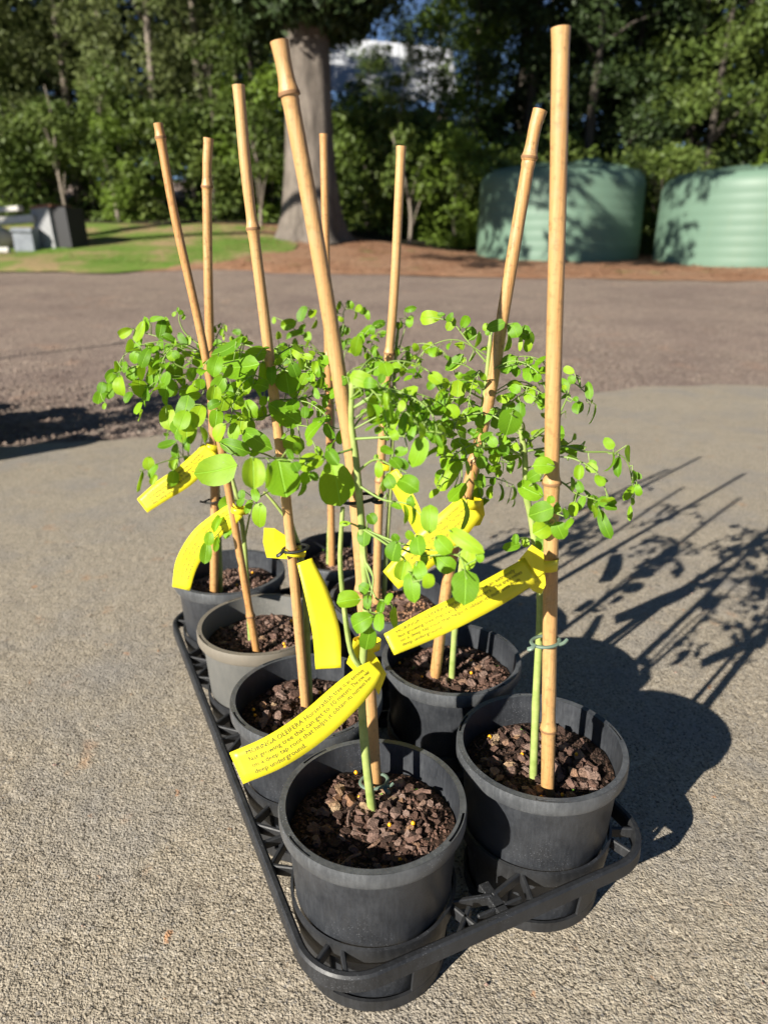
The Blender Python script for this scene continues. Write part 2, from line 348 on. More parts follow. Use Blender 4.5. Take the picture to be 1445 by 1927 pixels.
# leaf-litter bank under the trees and the tanks, grassy verge, forest floor behind
def strip(name, edge_near, edge_far, x0, x1, m, lift, n=120, k=26):
    xs = np.linspace(x0, x1, n); V = []; F = []
    for i, x in enumerate(xs):
        a = edge_near(x)+.22*(float(vnoise(np.array(x), np.array(1.), .45, 21))-.5)+.5*(float(vnoise(np.array(x), np.array(4.), 1.6, 22))-.5); b = edge_far(x)
        for j in range(k):
            y = a+(b-a)*j/(k-1); V.append((x, y, hz(x, y)+lift+(.035*float(vnoise(np.array(x), np.array(y), .6, 23)) if j else -.02)))
    F = [(i*k+j, (i+1)*k+j, (i+1)*k+j+1, i*k+j+1) for i in range(n-1) for j in range(k-1)]
    o = obj(name, mesh(name, V, F, True), m); tag(o, kind='structure'); return o
strip('litter_bank', lambda x: np.interp(x, [-12, -2.6, 0, 3, 7, 12], [13.0, 12.6, 12.1, 11.3, 10.6, 10.4]), lambda x: 18.6, -13, 13, M['mulch'], .022)
strip('grass_verge', lambda x: np.interp(x, [-13, -5, -2.9, -1.6], [12.4, 12.5, 12.9, 14.5]), lambda x: np.interp(x, [-13, -3.2, -1.6], [17.6, 17.2, 15]), -13, -1.7, M['verge'], .04)
strip('forest_floor', lambda x: np.interp(x, [-13, -2.6, 0, 3, 13], [17.5, 17.4, 17.0, 17.2, 16.6]), lambda x: 30, -24, 24, M['floor'], .06)

# grass blades on the verge
def blades():
    V = []; F = []
    for _ in range(16000):
        x = random.uniform(-9.5, -1.9); y = random.uniform(12.5, 17.0)
        if float(vnoise(np.array(x), np.array(y), .9, 31)) > .58: continue
        if y < np.interp(x, [-5, -2.9, -1.6], [12.5, 13.1, 14.7]): continue
        z = hz(x, y)+.03; h = random.uniform(.03, .085); a = random.uniform(0, 6.28); w = .006
        dx, dy = math.cos(a), math.sin(a); l = random.uniform(-.6, .6)*h; n = len(V)
        V += [(x-dx*w, y-dy*w, z), (x+dx*w, y+dy*w, z), (x-dy*l, y+dx*l, z+h)]; F.append((n, n+1, n+2))
    o = obj('grass', mesh('grass', V, F), M['grass']); tag(o, 'short green grass on the verge in front of the trees', 'grass', kind='stuff')
blades()
# loose stones along the gravel edge and on the yard
def stones():
    V = []; F = []
    B = [(0, 0, 1), (0, 0, -.6), (1, 0, 0), (-1, 0, 0), (0, 1, 0), (0, -1, 0)]; FF = [(0, 2, 4), (0, 4, 3), (0, 3, 5), (0, 5, 2), (1, 4, 2), (1, 3, 4), (1, 5, 3), (1, 2, 5)]
    for _ in range(9000):
        x = random.uniform(-4.5, 4.5); e = float(np.interp(x, EX, EY)); y = e+abs(random.gauss(.0, 1.1))+.02
        if x > .3 and random.random() < .6: continue
        s = random.uniform(.004, .012)*(1.4 if x < -.4 else .8); a = random.uniform(0, 6.28); n = len(V); z = hz(x, y)+s*.2
        for b in B:
            k = random.uniform(.6, 1.25); bx, by = b[0]*math.cos(a)-b[1]*math.sin(a), b[0]*math.sin(a)+b[1]*math.cos(a)
            V.append((x+bx*s*k, y+by*s*k, z+b[2]*s*.6*k))
        F += [tuple(i+n for i in f) for f in FF]
    o = obj('loose_gravel', mesh('loose_gravel', V, F), M['gravel']); tag(o, 'loose dark stones scattered over the gravel yard', 'gravel', kind='stuff')
stones()
def grit():
    V = []; F = []; r = random.Random(5)
    for _ in range(150):
        x = r.uniform(-.6, 1.4); y = r.uniform(.42, 3.0); s = r.uniform(.0012, .0035); n = len(V)
        for b in ((0, 0, 1), (1, 0, 0), (0, 1, 0), (-1, 0, 0), (0, -1, 0)):
            V.append((x+b[0]*s*r.uniform(.6, 1.3), y+b[1]*s*r.uniform(.6, 1.3), .0075+b[2]*s*.8))
        F += [(n, n+1, n+2), (n, n+2, n+3), (n, n+3, n+4), (n, n+4, n+1)]
    o = obj('grit', mesh('grit', V, F), M['chip']); tag(o, 'tiny loose grit on the tan asphalt', 'grit', kind='stuff')
grit()
def litter():
    V = []; F = []; r = random.Random(8)
    for _ in range(5200):
        x = r.uniform(-3, 8.5); y = r.uniform(10.6, 17.2)
        if y < np.interp(x, [-3, 0, 3, 7, 12], [12.7, 12.2, 11.4, 10.8, 10.5])-.2*r.random(): continue
        s = r.uniform(.015, .05); a = r.uniform(0, 6.28); z = hz(x, y)+.05; c, d = math.cos(a)*s, math.sin(a)*s; n = len(V)
        V += [(x-c, y-d, z+r.uniform(0, .02)), (x-d*.3, y+c*.3, z), (x+c, y+d, z+r.uniform(0, .03)), (x+d*.3, y-c*.3, z)]; F.append((n, n+1, n+2, n+3))
    o = obj('leaf_litter', mesh('leaf_litter', V, F), M['mulch']); tag(o, 'fallen brown leaves littering the bank under the trees', 'leaf litter', kind='stuff')
litter()
# ------------------------------------------------------------------ trees
def crown_mesh(name, seed, zlo, zhi, rad, nclump, nleaf, size, m, prof=None, clump=.55, droop=.0, aspect=.45):
    r = np.random.default_rng(seed); C = []
    while len(C) < nclump:
        z = r.uniform(zlo, zhi); t = (z-zlo)/(zhi-zlo); R = rad*(prof(t) if prof else math.sin(math.pi*(.12+.8*t))**.6)
        a = r.uniform(0, 2*math.pi); q = R*math.sqrt(r.uniform(.12, 1)); C.append((q*math.cos(a), q*math.sin(a), z))
    C = np.array(C); n = nclump*nleaf
    cs = clump*r.uniform(.55, 1.35, nclump)
    d = r.normal(size=(nclump, nleaf, 3)); d /= np.linalg.norm(d, axis=-1, keepdims=True); d *= r.uniform(.25, 1, (nclump, nleaf, 1))**.6
    P = (C[:, None, :]+d*cs[:, None, None]*np.array([1, 1, .62])).reshape(-1, 3)
    P[:, 2] -= droop*r.uniform(0, 1, n)
    nrm = d.reshape(-1, 3)*.6+r.normal(size=(n, 3))*.55+np.array([0, 0, .55]); nrm /= np.linalg.norm(nrm, axis=1, keepdims=True)
    ax = r.normal(size=(n, 3)); ax[:, 2] -= .6; ax -= nrm*(ax*nrm).sum(1, keepdims=True); ax /= np.linalg.norm(ax, axis=1, keepdims=True); bx = np.cross(nrm, ax)
    s = size*r.uniform(.6, 1.4, (n, 1)); w = s*aspect
    V = np.stack([P-ax*s, P+bx*w-ax*s*.1, P+ax*s, P-bx*w-ax*s*.1], 1).reshape(-1, 3)
    F = np.arange(4*n).reshape(-1, 4); me = np_mesh(name, V, F); me.materials.append(m); return me, C
def trunk_mesh(name, seed, H, r0, m, C=None, lean=.25, limbs=9):
    r = random.Random(seed); b = MB(); pts = []; rad = []
    lx, ly = r.uniform(-lean, lean), r.uniform(-lean, lean)
    for k in range(11):
        t = k/10; pts.append(Vector((lx*t*t*2+.06*math.sin(5*t+seed), ly*t*t*2+.06*math.cos(4*t+seed), H*t-.25*(k == 0)))); rad.append(r0*(1-.8*t)*(1.35 if k == 0 else 1))
    b.tube(pts, rad, 9)
    if C is not None:
        for k in range(limbs):
            c = Vector(C[r.randrange(len(C))]); t = min(.95, max(.12, (c.z-.9)/H)); i = t*10; p = pts[int(i)].lerp(pts[min(10, int(i)+1)], i-int(i))
            mid = p.lerp(c, .5)+Vector((0, 0, .15)); rr = r0*(1-.8*t)*.5; b.tube([p, mid, c], [rr, rr*.6, rr*.2], 6)
    me = mesh(name, b.v, b.f, True); me.materials.append(m); return me
SPEC = {
 'euc': [(crown_mesh('crown', 40+i, 1.8, 10.5, 1.9, 78, 150, .075, M['fa'], clump=.58, droop=.25, aspect=.30)) for i in range(2)],
 'mid': [(crown_mesh('crown', 50+i, .15, 9.0, 2.0, 92, 150, .075, M['fb'], clump=.60, prof=lambda t: (.75+.5*math.sin(3*t+.4))*.8)) for i in range(2)],
 'dark': [(crown_mesh('crown', 60+i, .8, 10.5, 2.4, 95, 150, .085, M['fc'], clump=.75, prof=lambda t: 1.0-.3*t)) for i in range(2)],
 'lime': [(crown_mesh('crown', 70, .05, 2.6, 1.0, 34, 130, .06, M['fd'], clump=.40))],
 'bush': [(crown_mesh('crown', 75, .05, 2.0, 1.25, 34, 150, .06, M['fb'], clump=.45))],
 'limetop': [(crown_mesh('crown', 78, 3.2, 8.5, 1.5, 46, 130, .075, M['fd'], clump=.55))]}
TR = {'euc': ('bark2', 10.5, .13), 'mid': ('bark3', 9, .12), 'dark': ('bark3', 11, .2), 'lime': ('bark3', 2.0, .04), 'bush': ('bark3', 1.7, .05), 'limetop': ('bark2', 8, .1)}
TRK = {k: [trunk_mesh('trunk', 9+i, TR[k][1], TR[k][2], M[TR[k][0]], c[1]) for i, c in enumerate(v)] for k, v in SPEC.items()}
LAB = {'euc': ('gum_tree', 'slender pale-trunked gum with loose grey-green foliage behind the grass verge', 'tree', 'grey-green gums behind the verge'),
 'mid': ('leafy_tree', 'mid-green leafy tree with foliage down to the ground in the tree belt', 'tree', 'leafy trees of the tree belt'),
 'dark': ('dark_tree', 'dark green dense tree shading the back of the tree belt', 'tree', 'dark trees of the tree belt'),
 'lime': ('lime_shrub', 'sunlit lime-green shrub at the foot of the tree belt', 'shrub', 'lime shrubs under the trees'),
 'bush': ('understorey_bush', 'low mid-green bush at the foot of the tree belt', 'bush', 'low bushes under the trees'),
 'limetop': ('bright_tree', 'bright yellow-green tree among the dark trees above the tanks', 'tree', 'bright trees above the tanks')}
def plant(kind, px, Y, s=1.0, lab2=None, rz=None, v=None, sz=None):
    x = (px-PW/2)/FPX*(Y*CP+.6); n, lab, cat, grp = LAB[kind]; i = random.randrange(len(SPEC[kind])) if v is None else v
    r = empty(n, (x, Y, hz(x, Y)-.03)); tag(r, lab2 or lab, cat, grp); r.rotation_euler.z = random.uniform(0, 6.28) if rz is None else rz
    r.scale = (s, s, sz or s*random.uniform(.92, 1.1)); obj('trunk', TRK[kind][i], None, r); obj('crown', SPEC[kind][i][0], None, r); return r
for px, Y, s in [(-60, 19.5, .95), (60, 20.5, 1.05), (175, 22.5, 1.0), (330, 19.8, .95), (410, 22, 1.1), (250, 25, 1.2), (470, 24.5, 1.0), (-150, 22, 1.1), (-330, 20.5, 1.1), (-520, 22, 1.1)]: plant('euc', px, Y, s)
for px, Y, s in [(0, 23, 1.0), (120, 24.5, 1.05), (500, 21.5, .8), (700, 22.5, .52), (795, 20.5, .52), (1150, 21, .9), (1290, 19.5, .9), (1420, 20.5, 1.0), (1500, 18.8, .9), (950, 24, .75), (320, 27, 1.2), (-240, 20, 1.0), (-420, 21.5, 1.0), (-640, 21, 1.0), (1680, 19.5, 1.0), (1850, 20.5, 1.0)]: plant('mid', px, Y, s)
for px, Y, s, *zz in [(60, 28, 1.3), (-280, 26, 1.3), (-460, 27, 1.3), (-620, 25, 1.3), (1750, 23, 1.2), (200, 29, 1.3), (410, 28, 1.3, .85), (515, 27, 1.15, .80), (1030, 23, 1.05), (1180, 24, 1.15), (1320, 23.5, 1.1), (1440, 25, 1.2), (975, 21.5, .9), (1080, 19.6, .8), (1570, 23, 1.2), (-100, 27, 1.3), (1250, 21.5, .85), (690, 40, 1.3), (820, 41, 1.3), (120, 33, 1.6), (330, 33, 1.6), (-60, 33, 1.6), (430, 34, 1.6, 1.0), (960, 30, 1.4), (1120, 31, 1.5), (1270, 30, 1.5), (1400, 32, 1.5), (1560, 30, 1.5)]: plant('dark', px, Y, s, sz=zz[0] if zz else None)
for px, Y, s, l in [(265, 18.1, .8, 'small lime-green shrub at the far edge of the grass verge'), (520, 18.6, 1.2, 'lime-green shrub right beside the sunlit flank of the big trunk'), (850, 17.7, .95, 'lime-green shrub growing next to the tank closer to the trunk'), (780, 18.5, .8, 'lime-green shrub midway between the big trunk and the nearest tank'),
    (1208, 18.0, .8, 'lime-green shrub in the gap between the two tanks'), (655, 19.0, 1.0, 'lime-green shrub behind the shaded flank of the big trunk'), (1440, 19.0, 1.1, 'lime-green shrub behind the tank farther from the trunk')]: plant('lime', px, Y, s, l)
for px, Y, s in [(20, 18.2, 1.1), (120, 18.4, 1.0), (200, 18.8, 1.2), (380, 18.4, 1.1), (450, 18.9, 1.2), (690, 18.6, 1.2), (740, 19.2, 1.3), (830, 18.9, 1.3), (900, 18.3, 1.0), (1215, 17.4, 1.0), (330, 18.8, 1.1), (-60, 18.8, 1.2), (620, 19.4, 1.2), (1000, 19.0, 1.2)]: plant('bush', px, Y, s)
for px, Y, s, l in [(880, 22.0, .95, 'bright yellow-green tree beside the pale shed roof'), (1000, 26, 1.1, 'bright yellow-green tree rising behind the tank closer to the trunk')]: plant('limetop', px, Y, s, l)
def sapling(px, Y, h, seed, lab):
    x = (px-PW/2)/FPX*(Y*CP+.6); r = empty('sapling', (x, Y, hz(x, Y)-.03)); tag(r, lab, 'sapling', 'pale-stemmed saplings')
    me, C = crown_mesh('crown', seed, h*.45, h, .55, 12, 90, .055, M['fb'], clump=.3); obj('crown', me, None, r); obj('trunk', trunk_mesh('trunk', seed, h, .045, M['bark2'], C, lean=.2, limbs=6), None, r)
for k, (px, Y, h, l) in enumerate([(505, 17.2, 2.6, 'pale-stemmed sapling just before the flared trunk base'), (768, 17.1, 2.3, 'pale-stemmed sapling on the litter bank nearest the tanks'), (745, 17.6, 3.4, 'taller pale-stemmed sapling on the litter bank'), (245, 17.9, 3.2, 'pale-stemmed sapling behind the middle of the verge'), (160, 17.8, 2.8, 'pale-stemmed sapling behind the leaning block'), (425, 17.9, 3.6, 'pale-stemmed sapling at the verge end near the big trunk')]): sapling(px, Y, h, 200+k, l)
# the big tree in the middle
BT = at(585, 452, 16.2); bt = empty('big_tree', (BT.x, 16.2, hz(BT.x, 16.2)-.1)); tag(bt, 'huge grey-trunked tree with a flared base and dark overhanging crown', 'tree')
def big_trunk():
    V = []; F = []; n = 40; Z = [0, .12, .3, .55, .9, 1.4, 2.1, 3, 4, 5.5, 7.5, 10, 13]; R = [.92, .79, .70, .63, .575, .52, .48, .455, .44, .42, .38, .32, .2]
    for z, r in zip(Z, R):
        for k in range(n):
            a = 2*math.pi*k/n; fl = 1+.16*math.exp(-z/.5)*math.sin(5*a+.6)+.035*math.sin(9*a+z)+.03*math.sin(4*a-z*.7)
            V.append((r*fl*math.cos(a)+.05*math.sin(z*.5), r*fl*math.sin(a), z))
    F = [(i*n+k, i*n+(k+1) % n, (i+1)*n+(k+1) % n, (i+1)*n+k) for i in range(len(Z)-1) for k in range(n)]
    o = obj('trunk', mesh('trunk', V, F, True), M['bark'], bt)
    b = MB(); r = random.Random(3)
    for k in range(9):
        a = r.uniform(0, 6.28); z = r.uniform(5.4, 9); l = r.uniform(2, 3.4)
        b.tube([(0, 0, z), (l*.5*math.cos(a), l*.5*math.sin(a), z+.1), (l*math.cos(a), l*math.sin(a), z-.3)], [.13, .09, .04], 7)
    b.build('limb', M['bark3'], bt)
big_trunk()
me, _ = crown_mesh('crown', 91, 4.75, 13, 3.4, 190, 190, .11, M['fc'], clump=.8, prof=lambda t: (.28 if t < .26 else min(1.0, .28+5*(t-.26))), droop=.1); obj('crown', me, None, bt)
me, _ = crown_mesh('hanging_foliage', 92, 4.0, 6.4, 2.3, 150, 220, .09, M['fc'], clump=.55, prof=lambda t: .45+.9*t, droop=.1); obj('hanging_foliage', me, None, bt)
# unseen tree left of the yard, crown and limb shaped to shade tanks
yt = empty('yard_tree', (-13.5, 8, hz(-13.5, 8))); tag(yt, 'tall unseen tree beside the verge, its long limb shaped to shade the tanks', 'tree')
me, C = crown_mesh('crown', 101, 5.3, 8.6, 3.0, 40, 150, .11, M['fc'], clump=.75); me.transform(Matrix.Translation((9.5, -.4, 0))); obj('crown', me, None, yt)
C = [Vector(c)+Vector((9.5, -.4, 0)) for c in C]
b = MB(); b.tube([(0, 0, -.2), (.05, 0, 4), (0, .1, 8), (.1, 0, 12)], [.34, .27, .2, .06], 10)
b.tube(catmull([(0, 0, 4.4), (1.2, 0, 5.6), (4.5, -.2, 6.8), (9.5, -.4, 7.2)], 24), [.2-.15*k/24 for k in range(25)], 9)
for k in range(10): c = C[k*3]; b.tube([(7+.25*k, -.3, 7.0), Vector((7.3+.25*k, -.3, 7.0)).lerp(c, .5)+Vector((0, 0, .2)), c], [.06, .04, .015], 6)
b.build('trunk', M['bark2'], yt)
# ------------------------------------------------------------------ water tanks
def tank(px, Y, R, H, lab, rz):
    x = (px-PW/2)/FPX*(Y*CP+.6); r = empty('water_tank', (x, Y, hz(x, Y-R)-.03)); tag(r, lab, 'water tank', 'green water tanks under the trees'); r.rotation_euler.z = rz
    prof = [(R*1.0, 0)]; n = 8
    for k in range(n):
        z0 = .06+(H-.25)*k/n; z1 = .06+(H-.25)*(k+1)/n; rr = R*(1-.012*k/n)
        prof += [(rr, z0+.012), (rr+.0035, z0+.05), (rr+.0035, z1-.05), (rr, z1-.012)]
    prof += [(R*.985, H-.16), (R*.965, H-.06), (R*.92, H+.01)]
    b = MB(); b.lathe(prof, 64); b.build('tank_wall', M['tank'], r)
    b = MB(); b.lathe([(R*.925, H+.012), (R*.7, H+.09), (R*.4, H+.16), (R*.14, H+.20), (.001, H+.21)], 64)
    rf = b.build('tank_roof', M['tank'], r)
    b = MB()
    for k in range(12):
        a = 2*math.pi*k/12; d = Vector((math.cos(a), math.sin(a), 0)); b.tube([d*R*.9+Vector((0, 0, H+.03)), d*R*.65+Vector((0, 0, H+.11)), d*R*.3+Vector((0, 0, H+.185))], .022, 6)
    b.build('roof_rib', M['tank'], rf)
    b = MB(); b.lathe([(.24, H+.12), (.25, H+.25), (.2, H+.27), (.001, H+.275)], 24, c=(R*.25, -R*.2, 0)); b.build('hatch', M['tank'], rf)
    b = MB(); a = -1.9; d = Vector((math.cos(a), math.sin(a), 0)); b.tube([d*R*.98+Vector((0, 0, .12)), d*(R+.12)+Vector((0, 0, .12))], .045, 12); b.build('outlet', M['black'], r)
tank(1034, 16.2, 1.68, 1.74, 'green ribbed water tank, the one closer to the big grey trunk', .2)
tank(1392, 14.6, 1.86, 1.62, 'green ribbed water tank standing farther from the big grey trunk', 1.0)

# ------------------------------------------------------------------ shed with pale roof beyond the trees
sh = empty('farm_shed', (0, 33, hz(0, 33))); tag(sh, 'shed with a pale metal roof glimpsed beyond the big tree', 'shed')
zr = 7.0-sh.location.z
b = MB(); b.box((-.1, 3, (zr-.8)/2), (5.6, 5, zr-.8)); b.build('wall', M['wallm'], sh, smooth=False)
rfp = MB(); rfp.add([(-3.2, -.2, zr), (3.0, -.2, zr-.6), (3.0, 4, zr+2.2), (-3.2, 4, zr+2.8), (-3.2, -.2, zr-.08), (3.0, -.2, zr-.68), (3.0, 4, zr+2.1), (-3.2, 4, zr+2.7)], [(0, 1, 2, 3), (7, 6, 5, 4), (0, 4, 5, 1), (1, 5, 6, 2), (2, 6, 7, 3), (3, 7, 4, 0)])
rf = rfp.build('roof', M['roofm'], sh, smooth=False)
b = MB()
for k in range(14): xx = -3.1+k*.46; s = -.6/6.2*(xx+3.2); b.tube([(xx, -.2, zr+s+.02), (xx, 4, zr+2.8+s+.02)], .03, 5)
b.build('roof_ridge', M['roofm'], rf)

# ------------------------------------------------------------------ block pile by the verge
Yb = 14.6
def pile():
    def P(x, y, Y=Yb): return at(x, y, Y)
    def slab(name, p0, p1, h, dpt, m, lab, cat, Y=Yb, parts=None):
        a = P(*p0, Y); c = P(*p1, Y); d = (c-a); L = d.length; ang = math.atan2(d.z, d.x); Mx = Matrix.Rotation(-ang, 3, 'Y')
        b = MB(); b.box((0, 0, 0), (L, dpt, h), Mx); o = b.build(name, m, None, smooth=False); o.location = (a+c)/2
        bv = o.modifiers.new('bevel', 'BEVEL'); bv.width = .012; bv.segments = 2
        tag(o, lab, cat); return o
    # hollow grey block, leaning, with rusty cap and black side
    c0 = P(104, 432); hb = empty('concrete_block', (c0.x, Yb, hz(c0.x, Yb)-.02)); tag(hb, 'leaning grey concrete block with a rusty cap and black side at the verge', 'block'); hb.rotation_euler = (0, -.06, -.35)
    b = MB(); b.box((-.02, 0, .37), (.42, .50, .74)); o = b.build('body', M['conc'], hb, smooth=False)
    b = MB(); b.box((.212+.16, .05, .37), (.30, .46, .70)); b.build('side_panel', M['black'], hb, smooth=False)
    b = MB(); b.box((.03, 0, .762), (.50, .54, .04)); b.build('cap', M['rust'], hb, smooth=False)
    slab('plank', (-60, 422), (70, 411), .13, .3, M['white'], 'weathered grey-white beam resting against the leaning block', 'beam', Yb-.1)
    slab('board', (-60, 401), (40, 392), .085, .22, M['white'], 'white board lying across the top of the beam', 'board', Yb)
    c = P(52, 451, Yb-.35); pn = empty('metal_box', (c.x, Yb-.35, hz(c.x, Yb-.35)-.02)); tag(pn, 'small dull metal box on the grass before the leaning block', 'box')
    b = MB(); b.box((0, 0, .22), (.36, .34, .46)); b.build('body', M['metal'], pn, smooth=False)
    b = MB(); b.tube([(-.2, -.19, .40), (.19, -.19, .385)], .025, 8); b.build('rail', M['metal'], pn)
    c = P(-8, 436, Yb-.2); rk = MB(); rr = random.Random(4)
    for i in range(7):
        for j in range(12):
            th = math.pi*i/6; ph = 2*math.pi*j/12; k = rr.uniform(.85, 1.1); rk.v.append(Vector((.34*math.sin(th)*math.cos(ph)*k, .3*math.sin(th)*math.sin(ph)*k, .26*math.cos(th)*k)))
    rk.f = [(i*12+j, i*12+(j+1) % 12, (i+1)*12+(j+1) % 12, (i+1)*12+j) for i in range(6) for j in range(12)]
    o = rk.build('boulder', M['cream'], None); o.location = (c.x, Yb-.2, hz(c.x, Yb-.2)+.2); tag(o, 'cream boulder under the white board', 'boulder')
    a = P(-50, 466, Yb-.7); e = P(17, 466, Yb-.7); b = MB(); zz = hz(e.x, Yb-.7)+.1; b.tube([(a.x, Yb-.7, zz), (e.x, Yb-.7, zz)], .055, 14); o = b.build('pipe', M['white'], None, off=(e.x, Yb-.7, zz)); o.location = (e.x, Yb-.7, zz); tag(o, 'short white pipe lying in the grass', 'pipe')
pile()
# ------------------------------------------------------------------ carry tray and pots
TH = .4374; UX = Vector((math.cos(TH), math.sin(TH), 0)); VX = Vector((-math.sin(TH), math.cos(TH), 0)); O0 = Vector((-.012, .609, 0)); PA, PB = .2127, .2196
ZG = .0075; SOIL = .185
def cell(i, j): return O0+UX*(PB*i)+VX*(PA*j)
tray = empty('carry_tray', (0, 0, ZG)); tray.location = O0+Vector((0, 0, ZG)); tray.rotation_euler.z = TH
tag(tray, 'black plastic eight-hole carry tray holding the potted seedlings on the asphalt', 'tray')
def tray_parts():
    # cup, one mesh shared by the eight holes
    b = MB(); b.lathe([(.0805, .001), (.084, .001), (.0845, .016), (.081, .016), (.0805, .001)], 72)
    b.lathe([(.0885, .082), (.0915, .080), (.0922, .099), (.0892, .100), (.0885, .082)], 72)
    for k in range(4):
        a = math.radians(20)+k*math.pi/2; w = .27
        b.lathe([(.0812, .0155), (.0843, .0155), (.0912, .0815), (.0886, .0815)], 8, a0=a-w, a1=a+w)
    b.lathe([(.045, .0012), (.0806, .0012), (.0806, .0035), (.045, .0035), (.045, .0012)], 48)
    me = mesh('cup', b.v, b.f, True); me.set_sharp_from_angle(angle=math.radians(35)); me.materials.append(M['tray'])
    for i in range(2):
        for j in range(4): obj('cup', me, None, tray, (PB*i, PA*j, 0))
    # outer rail: rounded rectangle, channel section
    x0, x1, y0, y1, R = -.1005, PB+.108, -.1005, PA*3+.104, .062
    path = []
    for cx, cy, a0 in ((x1-R, y0+R, -90), (x1-R, y1-R, 0), (x0+R, y1-R, 90), (x0+R, y0+R, 180)):
        for k in range(15): a = math.radians(a0+90*k/14); path.append((cx+R*math.cos(a), cy+R*math.sin(a), math.cos(a), math.sin(a)))
    sec = [(-.0046, .0930), (-.002, .0955), (.0024, .0955), (.0046, .0930), (.0052, .0765), (.0038, .0765), (.0032, .088), (-.0030, .088), (-.0038, .0755), (-.0052, .0755)]
    V = [(x+nx*o, y+ny*o, z) for (x, y, nx, ny) in path for (o, z) in sec]; n = len(sec); m = len(path)
    F = [(i*n+k, i*n+(k+1) % n, ((i+1) % m)*n+(k+1) % n, ((i+1) % m)*n+k) for i in range(m) for k in range(n)]
    b = MB(); b.add(V, F); b.build('outer_rail', M['tray'], tray, ang=30)
    def clip(q):
        x, y = q
        for cx, sx in ((x0+R, -1), (x1-R, 1)):
            for cy, sy in ((y0+R, -1), (y1-R, 1)):
                if (x-cx)*sx > 0 and (y-cy)*sy > 0:
                    d = math.hypot(x-cx, y-cy)
                    if d > R: return (cx+(x-cx)*R/d, cy+(y-cy)*R/d)
        return q
    def bar(p, q, w=.005, h=.014, z=.087):
        p, q = clip(p), clip(q)
        p = Vector((*p, 0)); q = Vector((*q, 0)); d = q-p; c = (p+q)/2; b = MB(); b.box((c.x, c.y, z), (d.length, w, h), Matrix.Rotation(math.atan2(d.y, d.x), 3, 'Z'))
        o = b.build('strut', M['tray'], tray, smooth=False); bv = o.modifiers.new('bevel', 'BEVEL'); bv.width = .0012; bv.segments = 1
    for j in range(4):
        for i in range(2):
            c = (PB*i, PA*j); s = -1 if i == 0 else 1; edge = x0 if i == 0 else x1
            for a in (.62, -.62):
                p = (c[0]+s*.09*math.cos(a), c[1]+.09*math.sin(a)); bar(p, (edge, p[1]+.018*math.copysign(1, a)))
            for a in (.75, -.75): p = (c[0]-s*.09*math.cos(a), c[1]+.09*math.sin(a)); bar(p, (PB/2, p[1]+.012*math.copysign(1, a)))
    for i in range(2):
        for a in (-2.35, -.8): c = (PB*i, 0); p = (c[0]+.09*math.cos(a), c[1]+.09*math.sin(a)); bar(p, (p[0]+.012*math.copysign(1, math.cos(a)), y0))
        for a in (2.35, .8): c = (PB*i, PA*3); p = (c[0]+.09*math.cos(a), c[1]+.09*math.sin(a)); bar(p, (p[0]+.012*math.copysign(1, math.cos(a)), y1))
    for j in range(3):
        y = PA*(j+.5)
        for i in range(2):
            s = -1 if i == 0 else 1; edge = x0 if i == 0 else x1; cx = PB*i
            bar((cx-.05, y), (cx+.05, y), .012, .012); bar((edge, y), (cx+s*.05, y), .005, .012)
            bar((edge, y+.035), (cx+s*.045, y-.02)); bar((edge, y-.04), (cx+s*.045, y+.02))
    for k in range(4):
        yy = (-.1, -.055) if k == 0 else (PA*(k-.5)-.055, PA*(k-.5)+.055); bar((PB/2, yy[0]), (PB/2, yy[1]), .013, .012)
    bar((PB/2, PA*3+.04), (PB/2, y1), .013, .012); bar((PB/2-.028, y0+.012), (PB/2+.028, y0+.012), .004, .012); bar((PB/2-.03, -.075), (PB/2-.06, y0), .005, .014)
tray_parts()

def chip_meshes():
    out = []
    for s in range(10):
        r = random.Random(s+30); b = MB(); V = []
        n = r.choice((5, 6, 6, 7)); zt = r.uniform(.16, .34)
        for z, k in ((-zt, .9), (zt, .72)):
            for q in range(n):
                a = 2*math.pi*(q+r.uniform(-.25, .25))/n; rr = r.uniform(.32, .55)*k; V.append((rr*math.cos(a)*r.uniform(1.0, 1.5), rr*math.sin(a)*.9, z*r.uniform(.6, 1.2)))
        F = [tuple(range(n-1, -1, -1)), tuple(range(n, 2*n))]+[(q, (q+1) % n, n+(q+1) % n, n+q) for q in range(n)]
        me = mesh('bark_chip', V, F); me.materials.append(M['chip']); out.append(me)
    r = random.Random(77)
    for s in range(3):
        b = MB(); b.tube([(-.9, 0, 0), (-.2, .12*r.uniform(-1, 1), .1), (.4, .1, .05), (.9, r.uniform(-.2, .2), 0)], [.10, .13, .12, .06], 5); me = mesh('bark_sliver', b.v, b.f); me.materials.append(M['chip']); out.append(me)
    return out
CH = chip_meshes()
def soil_z(r, x, y, seed):
    return SOIL+.006*(float(vnoise(np.array(x+seed), np.array(y), .02, 61))-.5)+.010*(float(vnoise(np.array(x+seed), np.array(y), .05, 62))-.5)-.007*(r/.09)**4
